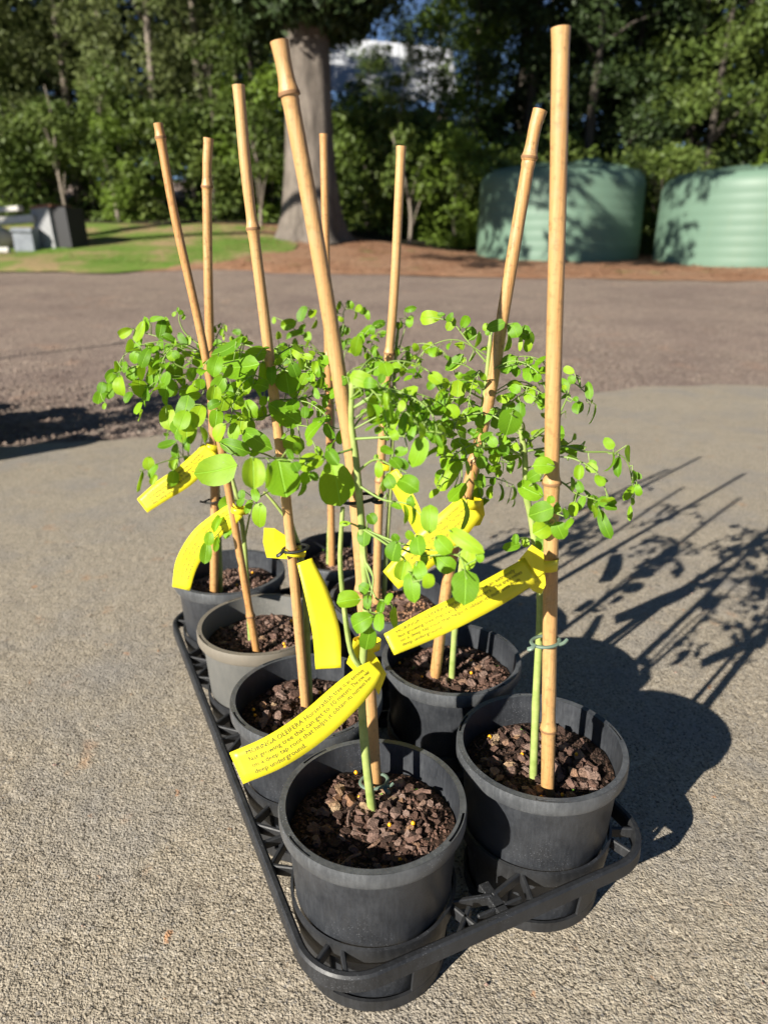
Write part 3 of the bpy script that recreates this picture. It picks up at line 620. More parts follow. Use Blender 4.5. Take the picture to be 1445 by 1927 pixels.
def pot(i, j, label, faded=False, nchip=60, slots=(0.6, 2.2, 3.74, 5.3)):
    c = cell(i, j); p = empty('nursery_pot', (c.x, c.y, ZG+.004)); tag(p, label, 'pot', 'pots in the carry tray'); mt = M['faded'] if faded else M['pot']
    seed = i*7+j*3+1; rr = random.Random(seed)
    b = MB(); b.lathe([(.001, .0), (.074, .0), (.0775, .004), (.0845, .09), (.0865, .093), (.0915, .178), (.0935, .1845), (.0945, .186)], 96)
    b.lathe([(.0945, .2025), (.0925, .2025), (.0895, .150), (.0875, .14)], 96)
    b.build('pot_wall', mt, p)
    # rim: skirt, flange with slots
    b = MB(); n = 144; R = [(.0938, .186), (.0985, .1835), (.1003, .187), (.1003, .199), (.0993, .2025)]
    b.lathe(R, n); b.lathe([(.0982, .2025), (.0978, .190), (.0960, .188), (.0957, .2025)], n)
    for k in range(n):
        a0 = 2*math.pi*k/n; a1 = 2*math.pi*(k+1)/n; am = (a0+a1)/2
        slot = any(abs((am-s+math.pi) % (2*math.pi)-math.pi) < .17 for s in slots)
        def q(r, a, z=.2025): return (r*math.cos(a), r*math.sin(a), z)
        rng_ = [(.0993, .0982), (.0957, .0925)] + ([] if slot else [(.0982, .0957)])
        for ro, ri in rng_: b.add([q(ro, a0, .2025+.0004), q(ro, a1, .2025+.0004), q(ri, a1, .2025+.0004), q(ri, a0, .2025+.0004)], [(0, 1, 2, 3)])
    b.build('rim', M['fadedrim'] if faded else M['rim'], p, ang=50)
    # potting mix
    V = []; F = []; nr, na = 26, 72
    for k in range(nr+1):
        r_ = .0885*k/nr
        for q in range(na): a = 2*math.pi*q/na; x, y = r_*math.cos(a), r_*math.sin(a); V.append((x, y, soil_z(r_, x, y, seed)-ZG-.004))
    F = [(k*na+q, k*na+(q+1) % na, (k+1)*na+(q+1) % na, (k+1)*na+q) for k in range(nr) for q in range(na)]
    mx = obj('potting_mix', mesh('potting_mix', V, F, True), M['mix'], p)
    def rest(lo, hi):
        s = rr.uniform(lo, hi); rad = (.0855-s)*math.sqrt(rr.random()); a = rr.uniform(0, 6.28); x, y = rad*math.cos(a), rad*math.sin(a); return x, y, soil_z(rad, x, y, seed)-ZG-.004, s
    for k in range(nchip):
        x, y, z, s = rest(.007, .017) if rr.random() > .18 else rest(.014, .021)
        o = obj('bark_chip', CH[rr.randrange(10, 13) if rr.random() < .14 else rr.randrange(10)], None, mx, (x, y, z+s*.12)); o.scale = (s, s, s*rr.uniform(.45, .95)); o.rotation_euler = (rr.gauss(0, .42), rr.gauss(0, .42), rr.uniform(0, 6.28))
    V = []; F = []
    for k in range(900):
        x, y, z, s = rest(.0014, .0058); me = CH[rr.randrange(10)]; Mx = Matrix.Translation((x, y, z+s*.1)) @ Matrix.Rotation(rr.uniform(0, 6.28), 4, 'Z') @ Matrix.Rotation(rr.gauss(0, .6), 4, 'X') @ Matrix.Scale(s, 4)
        n0 = len(V); V += [Mx @ v.co for v in me.vertices]; F += [tuple(v+n0 for v in f.vertices) for f in me.polygons]
    o = obj('fine_bark', mesh('fine_bark', V, F), M['chip'], mx); tag(o, kind='stuff')
    pb = MB(); pb.lathe([(.001, -1), (.6, -.8), (1, 0), (.6, .8), (.001, 1)], 10); pm = mesh('fertiliser_pellet', pb.v, pb.f, True); pm.materials.append(M['pellet'])
    for k in range(5 if j < 2 else 3):
        x, y, z, s = rest(.0021, .0028); o = obj('fertiliser_pellet', pm, None, mx, (x, y, z+.005)); o.scale = (s, s, s)
    if i == 1 or j == 0:
        for k in range(3):
            x, y, z, s = rest(.004, .006); b = MB()
            for q in range(2): a = q*math.pi+k; b.add([(0, 0, 0), (.3*math.sin(a)+.5*math.cos(a), .5*math.sin(a), .3), (math.cos(a), math.sin(a), .35), (.5*math.cos(a)-.3*math.sin(a), .5*math.sin(a)+.1, .3)], [(0, 1, 2, 3)])
            o = obj('tiny_sprout', mesh('tiny_sprout', b.v, b.f), M['weed'], mx, (x, y, z+.004)); o.scale = (s, s, s)
    return p
pot(0, 0, 'black pot at the tray corner where a wrapped yellow label hangs over the next pot', nchip=190, slots=(.55-1.05, 2.35, 3.9, 5.9))
pot(1, 0, 'black pot at the tray corner with the thickest upright stake and a grey-green tie', nchip=180, slots=(.2, 2.75, 1.5, 4.6))
pot(0, 1, 'black pot between the faded grey pot and the wrapped-label corner pot', nchip=120)
pot(1, 1, 'black pot whose stake leans towards the tanks, beside the long label', nchip=110)
pot(0, 2, 'faded grey-brown pot, the only pale one in the tray', True, nchip=80)
pot(0, 3, 'black pot at the tray corner next to the faded grey pot', nchip=60)
pot(1, 2, 'black pot mostly hidden behind foliage, holding the split-tipped stake', nchip=50)
pot(1, 3, 'black pot at the far tray corner diagonal from the wrapped label', nchip=40)

# ------------------------------------------------------------------ bamboo stakes
YS = {}
def stake(key, pts, Y, rad, nodes, label, split=False):
    P = [at(x, y, Y) for x, y in pts]; P = catmull(P, 40)      # tip first
    base = P[-1].copy(); d = (P[-1]-P[-2]).normalized(); P.append(P[-1]+d*.03); P.append(P[-1]+d*.05)
    L = [0]
    for a, c in zip(P, P[1:]): L.append(L[-1]+(c-a).length)
    rads = []; 
    ss = []; k = 0; tot = L[-1]; fine = sorted(set([tot*q/110 for q in range(111)]+[tot*nf+dd for nf in nodes for dd in (-.012, -.006, -.003, -.001, .001, .003, .006, .012)]))
    fine = [s for s in fine if 0 <= s <= tot]; out = []
    rr = random.Random(key)
    for s in fine:
        while k < len(L)-2 and L[k+1] < s: k += 1
        f = (s-L[k])/max(1e-9, L[k+1]-L[k]); p = P[k].lerp(P[k+1], f); r = rad*(.94+.08*s/tot)
        for nf in nodes:
            q = (s-tot*nf)
            r += rad*.24*math.exp(-(q/.0055)**2) - rad*.16*math.exp(-((q-.0025)/.0011)**2)
            r -= rad*.05*math.exp(-((q+.02)/.012)**2)
        if s < .012: r += rad*.10*(1-s/.012)
        out.append(p); rads.append(r)
    th = empty('bamboo_stake', base); tag(th, label, 'stake', 'bamboo stakes in the pots')
    b = MB(); b.tube(out, rads, 18, cap=False); 
    b.tube([out[0], out[0]+(out[1]-out[0]).normalized()*.02], [rads[0]*.62, rads[0]*.55], 18, cap=False)
    n1 = 18; base_i = len(out)*n1
    for q in range(n1): b.f.append((q, (q+1) % n1, base_i+(q+1) % n1, base_i+q))
    b.build('culm', M['bamboo'], th, off=base, ang=60)
    bb = MB(); d0 = (out[1]-out[0]).normalized(); bb.tube([out[0]+d0*.0195, out[0]+d0*.021], [rads[0]*.6, rads[0]*.6], 14); bb.build('hollow_core', M['scar'], th, off=base)
    for nf in nodes:
        s = tot*nf; i = min(range(len(fine)), key=lambda q: abs(fine[q]-s)); t = (out[min(i+1, len(out)-1)]-out[i-1]).normalized()
        nb = MB(); nb.tube([out[i]-t*.0012, out[i], out[i]+t*.0016], [rads[i]*1.035, rads[i]*1.06, rads[i]*1.03], 18, cap=False); nb.build('node_ring', M['scar'], th, off=base)
    YS[key] = Y
def ybase(x, y): return atz(x, y, SOIL).y
stake('S1', [(526, 78), (590, 420), (640, 720), (672, 960), (706, 1472)], ybase(706, 1472), .0074, (.045, .60), 'thick leaning bamboo stake in the corner pot with the wrapped label')
stake('S2', [(1055, 52), (1049, 400), (1040, 762), (1034, 1200), (1030, 1487)], ybase(1030, 1487), .0075, (.455, .80), 'thick upright bamboo stake tied with a grey-green tie')
stake('S3', [(449, 160), (466, 345), (503, 640), (545, 1000), (575, 1328)], ybase(575, 1328), .0062, (.165, .62), 'bamboo stake with a swollen knot a hand below its tip')
stake('S4', [(298, 232), (330, 410), (385, 660), (432, 930), (484, 1230)], ybase(484, 1230), .0056, (.02, .82), 'thin bamboo stake leaning out of the faded grey pot')
stake('S5', [(393, 260), (390, 345), (394, 600), (404, 900), (403, 1120)], ybase(403, 1120), .0072, (.08, .64), 'upright bamboo stake crooked just under its tip')
stake('S6', [(609, 252), (614, 500), (620, 800), (625, 1062)], ybase(625, 1062), .0068, (.42,), 'straight bamboo stake in the far corner pot before the big trunk')
stake('S7', [(755, 275), (741, 560), (724, 760), (714, 930), (708, 1135)], ybase(708, 1135), .0071, (.36, .62), 'bamboo stake with a split tip in the foliage-hidden pot')
stake('S8', [(1016, 207), (999, 278), (945, 600), (918, 760), (848, 1060), (818, 1272)], ybase(818, 1272), .0078, (.06, .50), 'bamboo stake leaning strongly towards the green tanks, knotted near its tip')

# ------------------------------------------------------------------ seedlings
def leaf_meshes():
    out = []
    for fold, curl, ob in ((.08, -.14, .0), (.26, -.22, .06), (.40, -.34, .12), (.14, .16, -.06), (.60, -.14, .05), (.18, -.42, .14), (.32, .10, .10), (.10, -.26, -.08)):
        rows, cols = 8, 4; V = []; F = []
        for i in range(rows+1):
            t = i/rows; e = 2*t-1; w = math.sqrt(max(0, 1-abs(e)**2.3))*(1+ob*e*1.6); w = max(w, .03)
            for k in range(cols+1):
                x = (k/cols-.5)*w; V.append((x, t, fold*abs(x)*.8+curl*(t-.5)**2*2-.25*x*x*(1 if fold > .1 else .3)+.02*math.sin(6*t+4*x+10*fold)))
        F = [(i*5+k, i*5+k+1, (i+1)*5+k+1, (i+1)*5+k) for i in range(rows) for k in range(cols)]
        me = mesh('leaf', V, F, True); me.materials.append(M['leaf']); out.append(me)
    return out
LM = leaf_meshes()
CAMP = Vector((0, 0, CAM_H))
def leaf_matrix(center, axis, n, ln, wd):
    n = n.normalized(); a = axis-n*axis.dot(n); a.normalize(); x = a.cross(n)
    b = center-a*ln*.5
    return Matrix(((x.x*wd, a.x*ln, n.x*ln, b.x), (x.y*wd, a.y*ln, n.y*ln, b.y), (x.z*wd, a.z*ln, n.z*ln, b.z), (0, 0, 0, 1)))
def seedling(key, Y, label, stem, fronds, leaves, shoots=(), filler=(), r0=.0048, tiprad=.0022):
    rr = random.Random(key); rv = lambda s: Vector((rr.gauss(0, s), rr.gauss(0, s), rr.gauss(0, s)))
    S = catmull([at(x, y, Y) for x, y in stem], 36); base = S[0].copy()
    th = empty('seedling', base); tag(th, label, 'seedling', 'young staked seedlings')
    b = MB(); b.tube([S[0]-Vector((0, 0, .02))]+S, [r0]+[r0+(tiprad-r0)*(k/36)**.8 + (.0005 if k % 9 == 5 else 0) for k in range(37)], 10); b.build('stem', M['stem'], th, off=base)
    for sp, r1 in shoots:
        Q = catmull([at(x, y, Y-.004) for x, y in sp], 16); b = MB(); b.tube(Q, [r1*(1-.3*k/16) for k in range(17)], 9); b.build('side_shoot', M['stem'], th, off=base)
    fr = []
    for pts, dz in fronds:
        s0 = min(S, key=lambda p: (p-at(pts[0][0], pts[0][1], Y)).length); n = len(pts)-1
        Q = [s0]+[at(x, y, Y+dz*(k+1)/n) for k, (x, y) in enumerate(pts[1:])]
        R = catmull(Q, 6*n); fr.append(dict(R=R, b=MB(), L=[]))
        fr[-1]['b'].tube(R, [.0013*(1-.6*k/(6*n)) for k in range(6*n+1)], 6)
    def put(f, c, axis, n, ln, wd, joint):
        m = leaf_matrix(c, axis, n, ln, wd); root = m @ Vector((0, 0.02, 0))
        mid = (root+joint)/2+rv(.002)
        f['b'].tube([joint, mid, root, m @ Vector((0, .12, 0))], [.0008, .0006, .0005, .0004], 5); f['L'].append(m)
    for lf in leaves:
        x, y, l, w = lf[:4]; ang = lf[4] if len(lf) > 4 else rr.gauss(95, 25); fl = lf[5] if len(lf) > 5 else 0
        best = None
        for f in fr:
            for p in f['R'][2:]:
                q = at(x, y, p.y); d = (q-p).length
                if best is None or d < best[0]: best = (d, f, p)
        f, p = best[1], best[2]; c = at(x, y, p.y+rr.uniform(-.016, .010)); k = depth(c)/FPX
        a = math.radians(ang+rr.gauss(0, 5)); right = Vector((1, 0, 0)); down = Vector((0, -SP, -CP)); ax = right*math.cos(a)+down*math.sin(a)
        cd = (CAMP-c).normalized()
        if fl == 2: n = cd*.8+Vector((.75, .25, -.1))+rv(.2)
        elif fl == 1: n = (cd+SUNV).normalized()+rv(.06)
        else: n = cd*.85+SUNV*.45+Vector((0, 0, .1))+rv(.32)
        ax += cd*rr.uniform(-.3, .25)
        n.normalize(); ln = l*k*1.15; w *= rr.uniform(.82, 1.04)
        put(f, c, ax.normalized(), n, ln, w*k*1.15, min(f['R'][1:], key=lambda q_: (q_-(c-ax.normalized()*ln*.6)).length))
    # denser inner foliage: drooping compound leaves around the stem
    for (t0, length, az, nl, sz) in filler:
        i = int(t0*36); p0 = S[i]; a = math.radians(az); d = Vector((math.cos(a), math.sin(a), 0)); Q = [p0, p0+d*length*.45+Vector((0, 0, length*.22)), p0+d*length*.85+Vector((0, 0, length*.10)), p0+d*length*1.05-Vector((0, 0, length*.22))]
        R = catmull(Q, 16); f = dict(R=R, b=MB(), L=[]); fr.append(f); f['b'].tube(R, [.0009*(1-.5*k/16) for k in range(17)], 6)
        for k in range(nl):
            t = .3+.7*k/(nl-1) if nl > 1 else .8; p = R[min(16, int(t*16))]; side = (-1)**k; tang = (R[min(16, int(t*16)+1)]-R[max(0, int(t*16)-1)]).normalized(); s = tang.cross(Vector((0, 0, 1))).normalized()*side
            ax = (s*.8+tang*.5+Vector((0, 0, -.55))+rv(.25)).normalized(); ln = sz*rr.uniform(.7, 1.25)
            put(f, p+ax*ln*.75, ax, Vector((0, 0, .7))+SUNV*.5+rv(.5), ln, ln*rr.uniform(.62, .85), p)
    for f in fr:
        if not f['L'] : continue
        fo = f['b'].build('frond', M['rachis'], th, off=base, ang=None)
        for m in f['L']:
            o = obj('leaf', LM[rr.randrange(len(LM))], None, fo); o.matrix_local = Matrix.Translation(-base) @ m
    return th

def yb(x, y): return atz(x, y, SOIL).y
D = 2
seedling('P02', yb(472, 1205)-.0, 'seedling in the faded grey pot, drooping round leaves over the gravel', [(472, 1205), (464, 1080), (458, 1000), (445, 930), (424, 860), (400, 770), (388, 690), (383, 655)],
 [([(388, 668), (355, 655), (320, 640), (285, 630), (250, 620)], .03), ([(395, 700), (340, 690), (290, 662), (255, 690), (215, 705), (190, 740)], -.05), ([(398, 735), (345, 732), (316, 742), (313, 785)], -.02), ([(402, 762), (370, 765), (345, 790)], -.05), ([(384, 655), (350, 628), (338, 604), (338, 590)], 0), ([(459, 985), (440, 970), (415, 1000), (395, 1020)], -.06)],
 [(236,626,28,16,150),(245,651,25,20,120,D),(265,625,40,20,110),(276,611,26,18,100),(303,618,35,18,95),(314,613,30,14,90),(293,600,30,9,0),(261,645,25,15,110),(273,671,38,20,110),(253,673,22,18,110),(296,673,25,13,90,D),(303,648,22,16,80),(316,636,22,14,20),(328,645,20,10,80),(343,638,26,14,60,1),(354,641,18,12,100),(381,648,22,20,100),(380,676,36,32,110),(329,700,28,30,90),(338,678,24,18,60,D),(293,705,50,28,130,1),(266,701,26,18,90,D),(248,703,24,20,100),(263,729,36,30,90),(226,726,34,28,80),(220,691,22,14,110,D),(236,691,20,10,95),(208,711,20,12,130),(205,734,30,26,90),(188,748,30,24,80),(197,764,12,7),(192,729,20,16),(314,729,36,30,100),(329,729,30,24,80,D),(349,736,24,20,110),(316,784,46,30,85,1),(311,752,20,14,90,D),(328,591,10,7),(336,583,9,6),(346,597,10,7),(341,588,10,8),(364,744,28,22,200),(349,769,45,38,100,1),(372,782,44,30,100),(344,789,36,30,100),(336,802,30,26),(352,804,32,26),(428,946,34,24,120),(411,984,34,18,110),(433,996,36,20,110),(394,1013,24,18),(408,1023,30,12,105),(388,1040,38,24,100),(340,655,18,12,110,D),(284,690,24,16,100,D),(322,668,22,16,70),(360,705,24,18,120,D),(370,725,22,16,100)],
 shoots=[([(462, 1010), (470, 970), (474, 955)], .0016)], filler=[(.8, .09, 200, 9, .019), (.88, .08, 120, 8, .018), (.92, .07, 60, 8, .017), (.9, .12, 190, 10, .019), (.84, .11, 170, 10, .018), (.95, .08, 240, 8, .017)], r0=.0042)
seedling('P03', yb(415, 1112), 'seedling in the corner pot beside the faded grey pot, with few small shoots', [(415, 1112), (414, 1050), (412, 960), (408, 850), (405, 740), (402, 650)],
 [([(409, 858), (355, 858), (300, 872), (265, 888)], -.10), ([(403, 652), (412, 625), (420, 612)], 0), ([(405, 690), (440, 645), (460, 628)], .04)],
 [(355,890,30,24,20),(343,903,26,12,50),(326,900,28,20,100),(355,866,18,12,20),(328,871,26,18,100),(330,850,28,18,100),(315,837,32,18,160),(353,835,26,16,80),(280,871,24,20),(287,886,28,18),(290,903,20,14),(262,906,36,14,95,D),(353,813,46,34,95),(338,813,30,26),(385,817,30,20,100,D),(405,620,12,7),(418,625,14,6),(421,634,12,6),(413,612,10,6),(425,618,12,6),(446,625,16,12,1),(456,635,16,8),(466,637,12,6),(438,640,14,10),(400,636,12,7)],
 filler=[(.7, .08, 180, 7, .016), (.85, .07, 60, 6, .014), (.9, .08, 300, 7, .014)])
seedling('P01', yb(583, 1318), 'bushy seedling beside the knotted stake, broad overlapping leaves', [(583, 1318), (578, 1200), (573, 1090), (562, 1030), (548, 985), (531, 900), (520, 800), (510, 700), (506, 668)],
 [([(508, 690), (470, 680), (440, 680), (405, 690)], -.08), ([(513, 735), (470, 730), (430, 735), (405, 755)], -.09), ([(517, 772), (480, 790), (440, 790), (410, 790)], -.06), ([(507, 672), (545, 700), (565, 690), (592, 690)], -.03), ([(516, 760), (555, 752), (580, 748)], .01), ([(521, 795), (560, 800), (590, 805)], -.05), ([(526, 860), (490, 852), (445, 852), (420, 870)], -.10), ([(533, 910), (500, 928), (485, 940), (480, 960)], -.06)],
 [(453,691,64,56,165),(431,655,62,26,155),(406,686,40,30,100),(480,666,38,26,0),(413,724,32,30,120),(403,741,30,26,100),(426,736,30,26,80),(445,734,30,28,100),(421,757,30,26,110),(443,754,32,28,90),(460,728,26,24,60),(466,714,24,24,70),(496,703,40,24,90,D),(511,704,38,18,90),(486,733,34,20,60,D),(541,719,42,42,90),(554,696,26,26,60),(536,779,62,44,30),(523,680,24,16,20,D),(516,670,24,8,10),(559,668,32,12,40,1),(579,671,20,12,20,1),(566,685,20,20,80,D),(593,688,28,14,80),(584,705,24,14,90),(573,713,22,16),(554,744,24,14,20,D),(470,769,36,26,60),(453,798,36,34,100),(407,788,34,28,95),(403,761,26,18,150),(490,776,30,24,80,D),(496,754,20,14),(513,749,20,14),(511,743,14,10),(523,796,16,12),(589,809,42,36,130),(574,776,20,16),(574,758,24,14,20,D),(438,840,58,30,20,1),(480,826,62,36,25,1),(409,885,74,60,160),(488,971,44,28,95),(481,931,24,18),(468,953,26,14),(455,930,16,14),(453,945,20,14,150),(481,851,22,14,150),(531,821,16,12,120),(553,836,38,32,190),(550,813,16,14,100,D),(528,850,24,18,60),(460,780,24,18,60,D),(430,700,28,20,120,D),(475,700,26,18,100),(600,700,22,12,80),(606,720,24,12,95,D),(595,740,22,12,70),(612,755,24,12,90),(560,730,20,12,50,D),(545,760,20,12,100),(602,770,20,10,60),(440,812,30,24,100),(470,800,26,20,80,D),(500,655,14,8,330),(455,640,20,10,350),(468,645,18,8,10)],
 shoots=[([(550, 990), (515, 945), (497, 925)], .0022)], filler=[(.85, .07, 30, 9, .018), (.9, .08, 90, 9, .017), (.8, .08, 330, 9, .017), (.95, .07, 150, 8, .016), (.88, .09, 60, 9, .016), (.92, .08, 200, 9, .018), (.84, .09, 250, 9, .018), (.97, .07, 20, 8, .015)], r0=.0046)
seedling('P00', yb(700, 1522), 'seedling in the wrapped-label corner pot with the broadest leaves', [(700, 1522), (690, 1440), (681, 1330), (683, 1240), (690, 1150), (684, 1050), (677, 950), (669, 860), (661, 795), (663, 725), (664, 715)],
 [([(670, 852), (600, 862), (530, 862), (470, 862)], -.07), ([(662, 730), (690, 725), (720, 726), (745, 760)], -.05), ([(662, 765), (720, 735), (770, 745), (800, 780), (790, 830)], -.02), ([(667, 818), (760, 820), (800, 812), (835, 815)], -.06), ([(672, 880), (705, 865), (735, 875), (765, 890)], -.05), ([(676, 925), (720, 940), (770, 950), (805, 985)], -.05), ([(681, 1000), (740, 1018), (790, 1032), (835, 1035), (880, 1020)], -.08), ([(681, 1003), (735, 1030), (772, 1065), (776, 1095)], -.09), ([(682, 1006), (780, 1042), (860, 1045), (878, 1090)], -.10), ([(684, 1040), (702, 1085), (697, 1130), (699, 1175)], -.04), ([(685, 1060), (704, 1120), (722, 1130), (738, 1140)], -.04), ([(680, 985), (660, 985), (645, 985)], -.02)],
 [(477,890,54,44,90),(506,896,44,22,90,D),(531,900,70,54,90),(634,913,82,62,80),(585,870,44,40,150),(626,860,34,26,60),(575,898,24,24),(591,896,20,16),(571,920,30,18,60,D),(556,876,22,20),(546,855,20,12),(583,833,14,12),(680,714,46,28,200,1),(696,721,28,20,190),(718,713,18,16,280),(700,738,34,22,160),(700,764,40,26,130,D),(720,751,28,10,90,D),(726,753,30,10,80),(733,746,28,14,70,D),(726,726,14,12),(736,774,34,12,70,D),(725,781,40,10,60,1),(711,789,30,12,80,D),(764,744,26,12,75,D),(781,751,24,10,80,1),(756,764,20,14,120),(768,774,24,10,80,D),(784,773,22,8,90),(796,771,30,10,90,1),(803,774,22,6,85,D),(758,791,30,14,110),(774,793,22,10,100,D),(758,805,30,14,110),(775,812,34,14,110,1),(788,851,56,40,100),(795,810,28,18,80,D),(810,822,26,14,60),(820,818,36,10,75,D),(833,815,36,14,60,D),(743,797,26,14,110),(755,850,24,20,180),(728,846,24,18,210),(743,868,30,24,60),(713,885,30,18,90),(733,905,28,24,60),(721,913,22,22,100,D),(766,910,44,36,40),(758,873,24,16,60),(708,860,10,10),(728,941,26,12,30,D),(745,952,26,10,35),(765,966,34,12,90,D),(778,971,32,18,80,D),(773,943,20,18),(808,976,48,32,270,1),(700,976,22,18,60),(685,1009,34,30,100),(741,1038,36,36,110),(744,1012,16,14),(771,1008,20,18,250),(786,1025,36,34,60),(798,1053,30,24,90,D),(833,1025,38,34,50),(835,1059,42,36,40,1),(817,1056,22,14,90,D),(758,1073,36,30,110),(790,1072,34,28,60),(775,1105,52,32,90),(806,1096,38,26,80),(875,1018,72,30,25,1),(881,1050,44,30,100,1),(875,1105,58,48,95),(903,1050,18,14),(656,1130,40,36,180),(685,1107,22,22,200),(691,1133,24,18,90),(680,1170,42,38,150),(713,1170,32,22,60),(692,1203,50,34,100),(731,1127,22,18,300),(717,1143,24,16,100),(741,1165,42,20,95,D),(650,985,22,10,180),(684,700,16,8,330,D),(668,712,14,7,260),(800,800,20,9,90,D),(812,800,24,9,80),(748,778,22,9,100,D),(790,790,24,9,95),(826,830,26,9,60),(600,850,22,14,240),(560,845,24,16,230,D),(616,880,20,14,80)],
 shoots=[([(683, 1262), (660, 1225), (646, 1130), (640, 1050), (645, 955)], .0030), ([(684, 1015), (688, 1055), (702, 1085)], .0016)], filler=[(.8, .06, 60, 8, .015), (.84, .07, 20, 9, .015), (.88, .06, 100, 8, .015), (.92, .08, 10, 9, .016), (.86, .08, 340, 9, .016), (.82, .10, 15, 10, .017), (.95, .07, 60, 9, .015), (.78, .08, 350, 9, .016), (.88, .06, 300, 8, .016)], r0=.0052, tiprad=.0022)
seedling('P11', yb(850, 1272), 'tall seedling under the strongly leaning stake, pale shoots above dark inner leaves', [(850, 1272), (856, 1180), (868, 1060), (880, 930), (898, 830), (912, 740), (920, 660), (923, 630)],
 [([(917, 690), (880, 642), (850, 607), (810, 597)], .02), ([(914, 715), (880, 690), (850, 682)], 0), ([(910, 745), (860, 727), (815, 718)], -.03), ([(907, 765), (870, 752), (835, 750)], .01), ([(922, 640), (928, 620), (945, 608), (970, 620), (995, 632)], 0), ([(916, 700), (950, 690), (985, 683), (1000, 692)], -.03), ([(902, 800), (955, 762), (990, 740), (1012, 756)], -.05), ([(898, 825), (870, 835), (868, 870), (868, 905), (855, 918)], -.08), ([(888, 890), (930, 900), (965, 912)], .05), ([(893, 855), (940, 868), (965, 872)], .01), ([(892, 865), (896, 900), (906, 940)], .02), ([(884, 900), (872, 920), (880, 950)], -.08), ([(905, 785), (880, 780), (842, 782)], -.02)],
 [(808,597,38,24,175),(830,592,14,8,180),(846,597,18,12,300),(848,610,24,18,120),(875,605,24,16,300),(885,628,24,20),(876,627,20,8,90,D),(900,640,28,20,110,D),(853,681,40,14,150),(860,685,36,12,150,1),(888,671,22,8,340,D),(815,721,30,14,140),(838,723,24,18,60,D),(861,731,28,28,100),(886,724,26,22,150),(885,708,16,12),(831,753,32,18,130),(848,749,16,14,100,D),(866,754,26,14,110,D),(933,613,32,20,160),(949,610,16,12,60),(913,615,14,10),(916,626,10,8),(968,621,26,24,60),(988,626,26,22,80),(994,646,30,16,100),(979,648,24,8,90,1),(1001,635,22,12,80,D),(953,645,30,16,80,D),(956,685,36,34,150),(998,701,34,26,90),(983,683,16,6,20),(968,731,22,16,200),(996,746,24,20,80),(1016,761,20,12),(1008,756,16,8,90,D),(910,781,38,28,150),(883,778,30,22,130),(841,781,30,12,140),(946,751,26,14,20),(956,769,28,24),(979,773,28,22),(866,798,26,10,115,D),(963,748,16,12),(978,758,22,6,15),(871,818,26,14,20,D),(858,841,34,8,145,D),(896,888,24,20,90,D),(896,903,28,24,90,D),(946,878,26,16,90,D),(938,890,16,12),(963,878,24,18),(943,926,32,12,90,D),(921,925,24,14,90),(966,930,26,20,60,D),(903,931,30,20,90,D),(910,948,28,18,100),(956,943,12,6,90,D),(966,948,14,6,90,D),(928,905,16,14),(890,923,40,30,90,D),(843,900,52,36,120),(861,928,44,24,125),(878,966,60,28,115,D),(855,862,22,14,60,D),(873,860,18,12,100),(880,840,26,12,60,D),(890,815,24,14,30),(905,810,22,10,10,D),(880,880,26,16,100,D),(915,880,24,18,80,D),(905,905,26,18,95)],
 filler=[(.8, .09, 0, 9, .018), (.7, .09, 340, 9, .018), (.86, .09, 180, 9, .017), (.76, .09, 250, 9, .017), (.62, .08, 60, 8, .016), (.66, .08, 120, 8, .015), (.7, .09, 20, 8, .016), (.74, .07, 200, 7, .015), (.78, .08, 320, 8, .015), (.85, .06, 80, 7, .014)], r0=.0048)
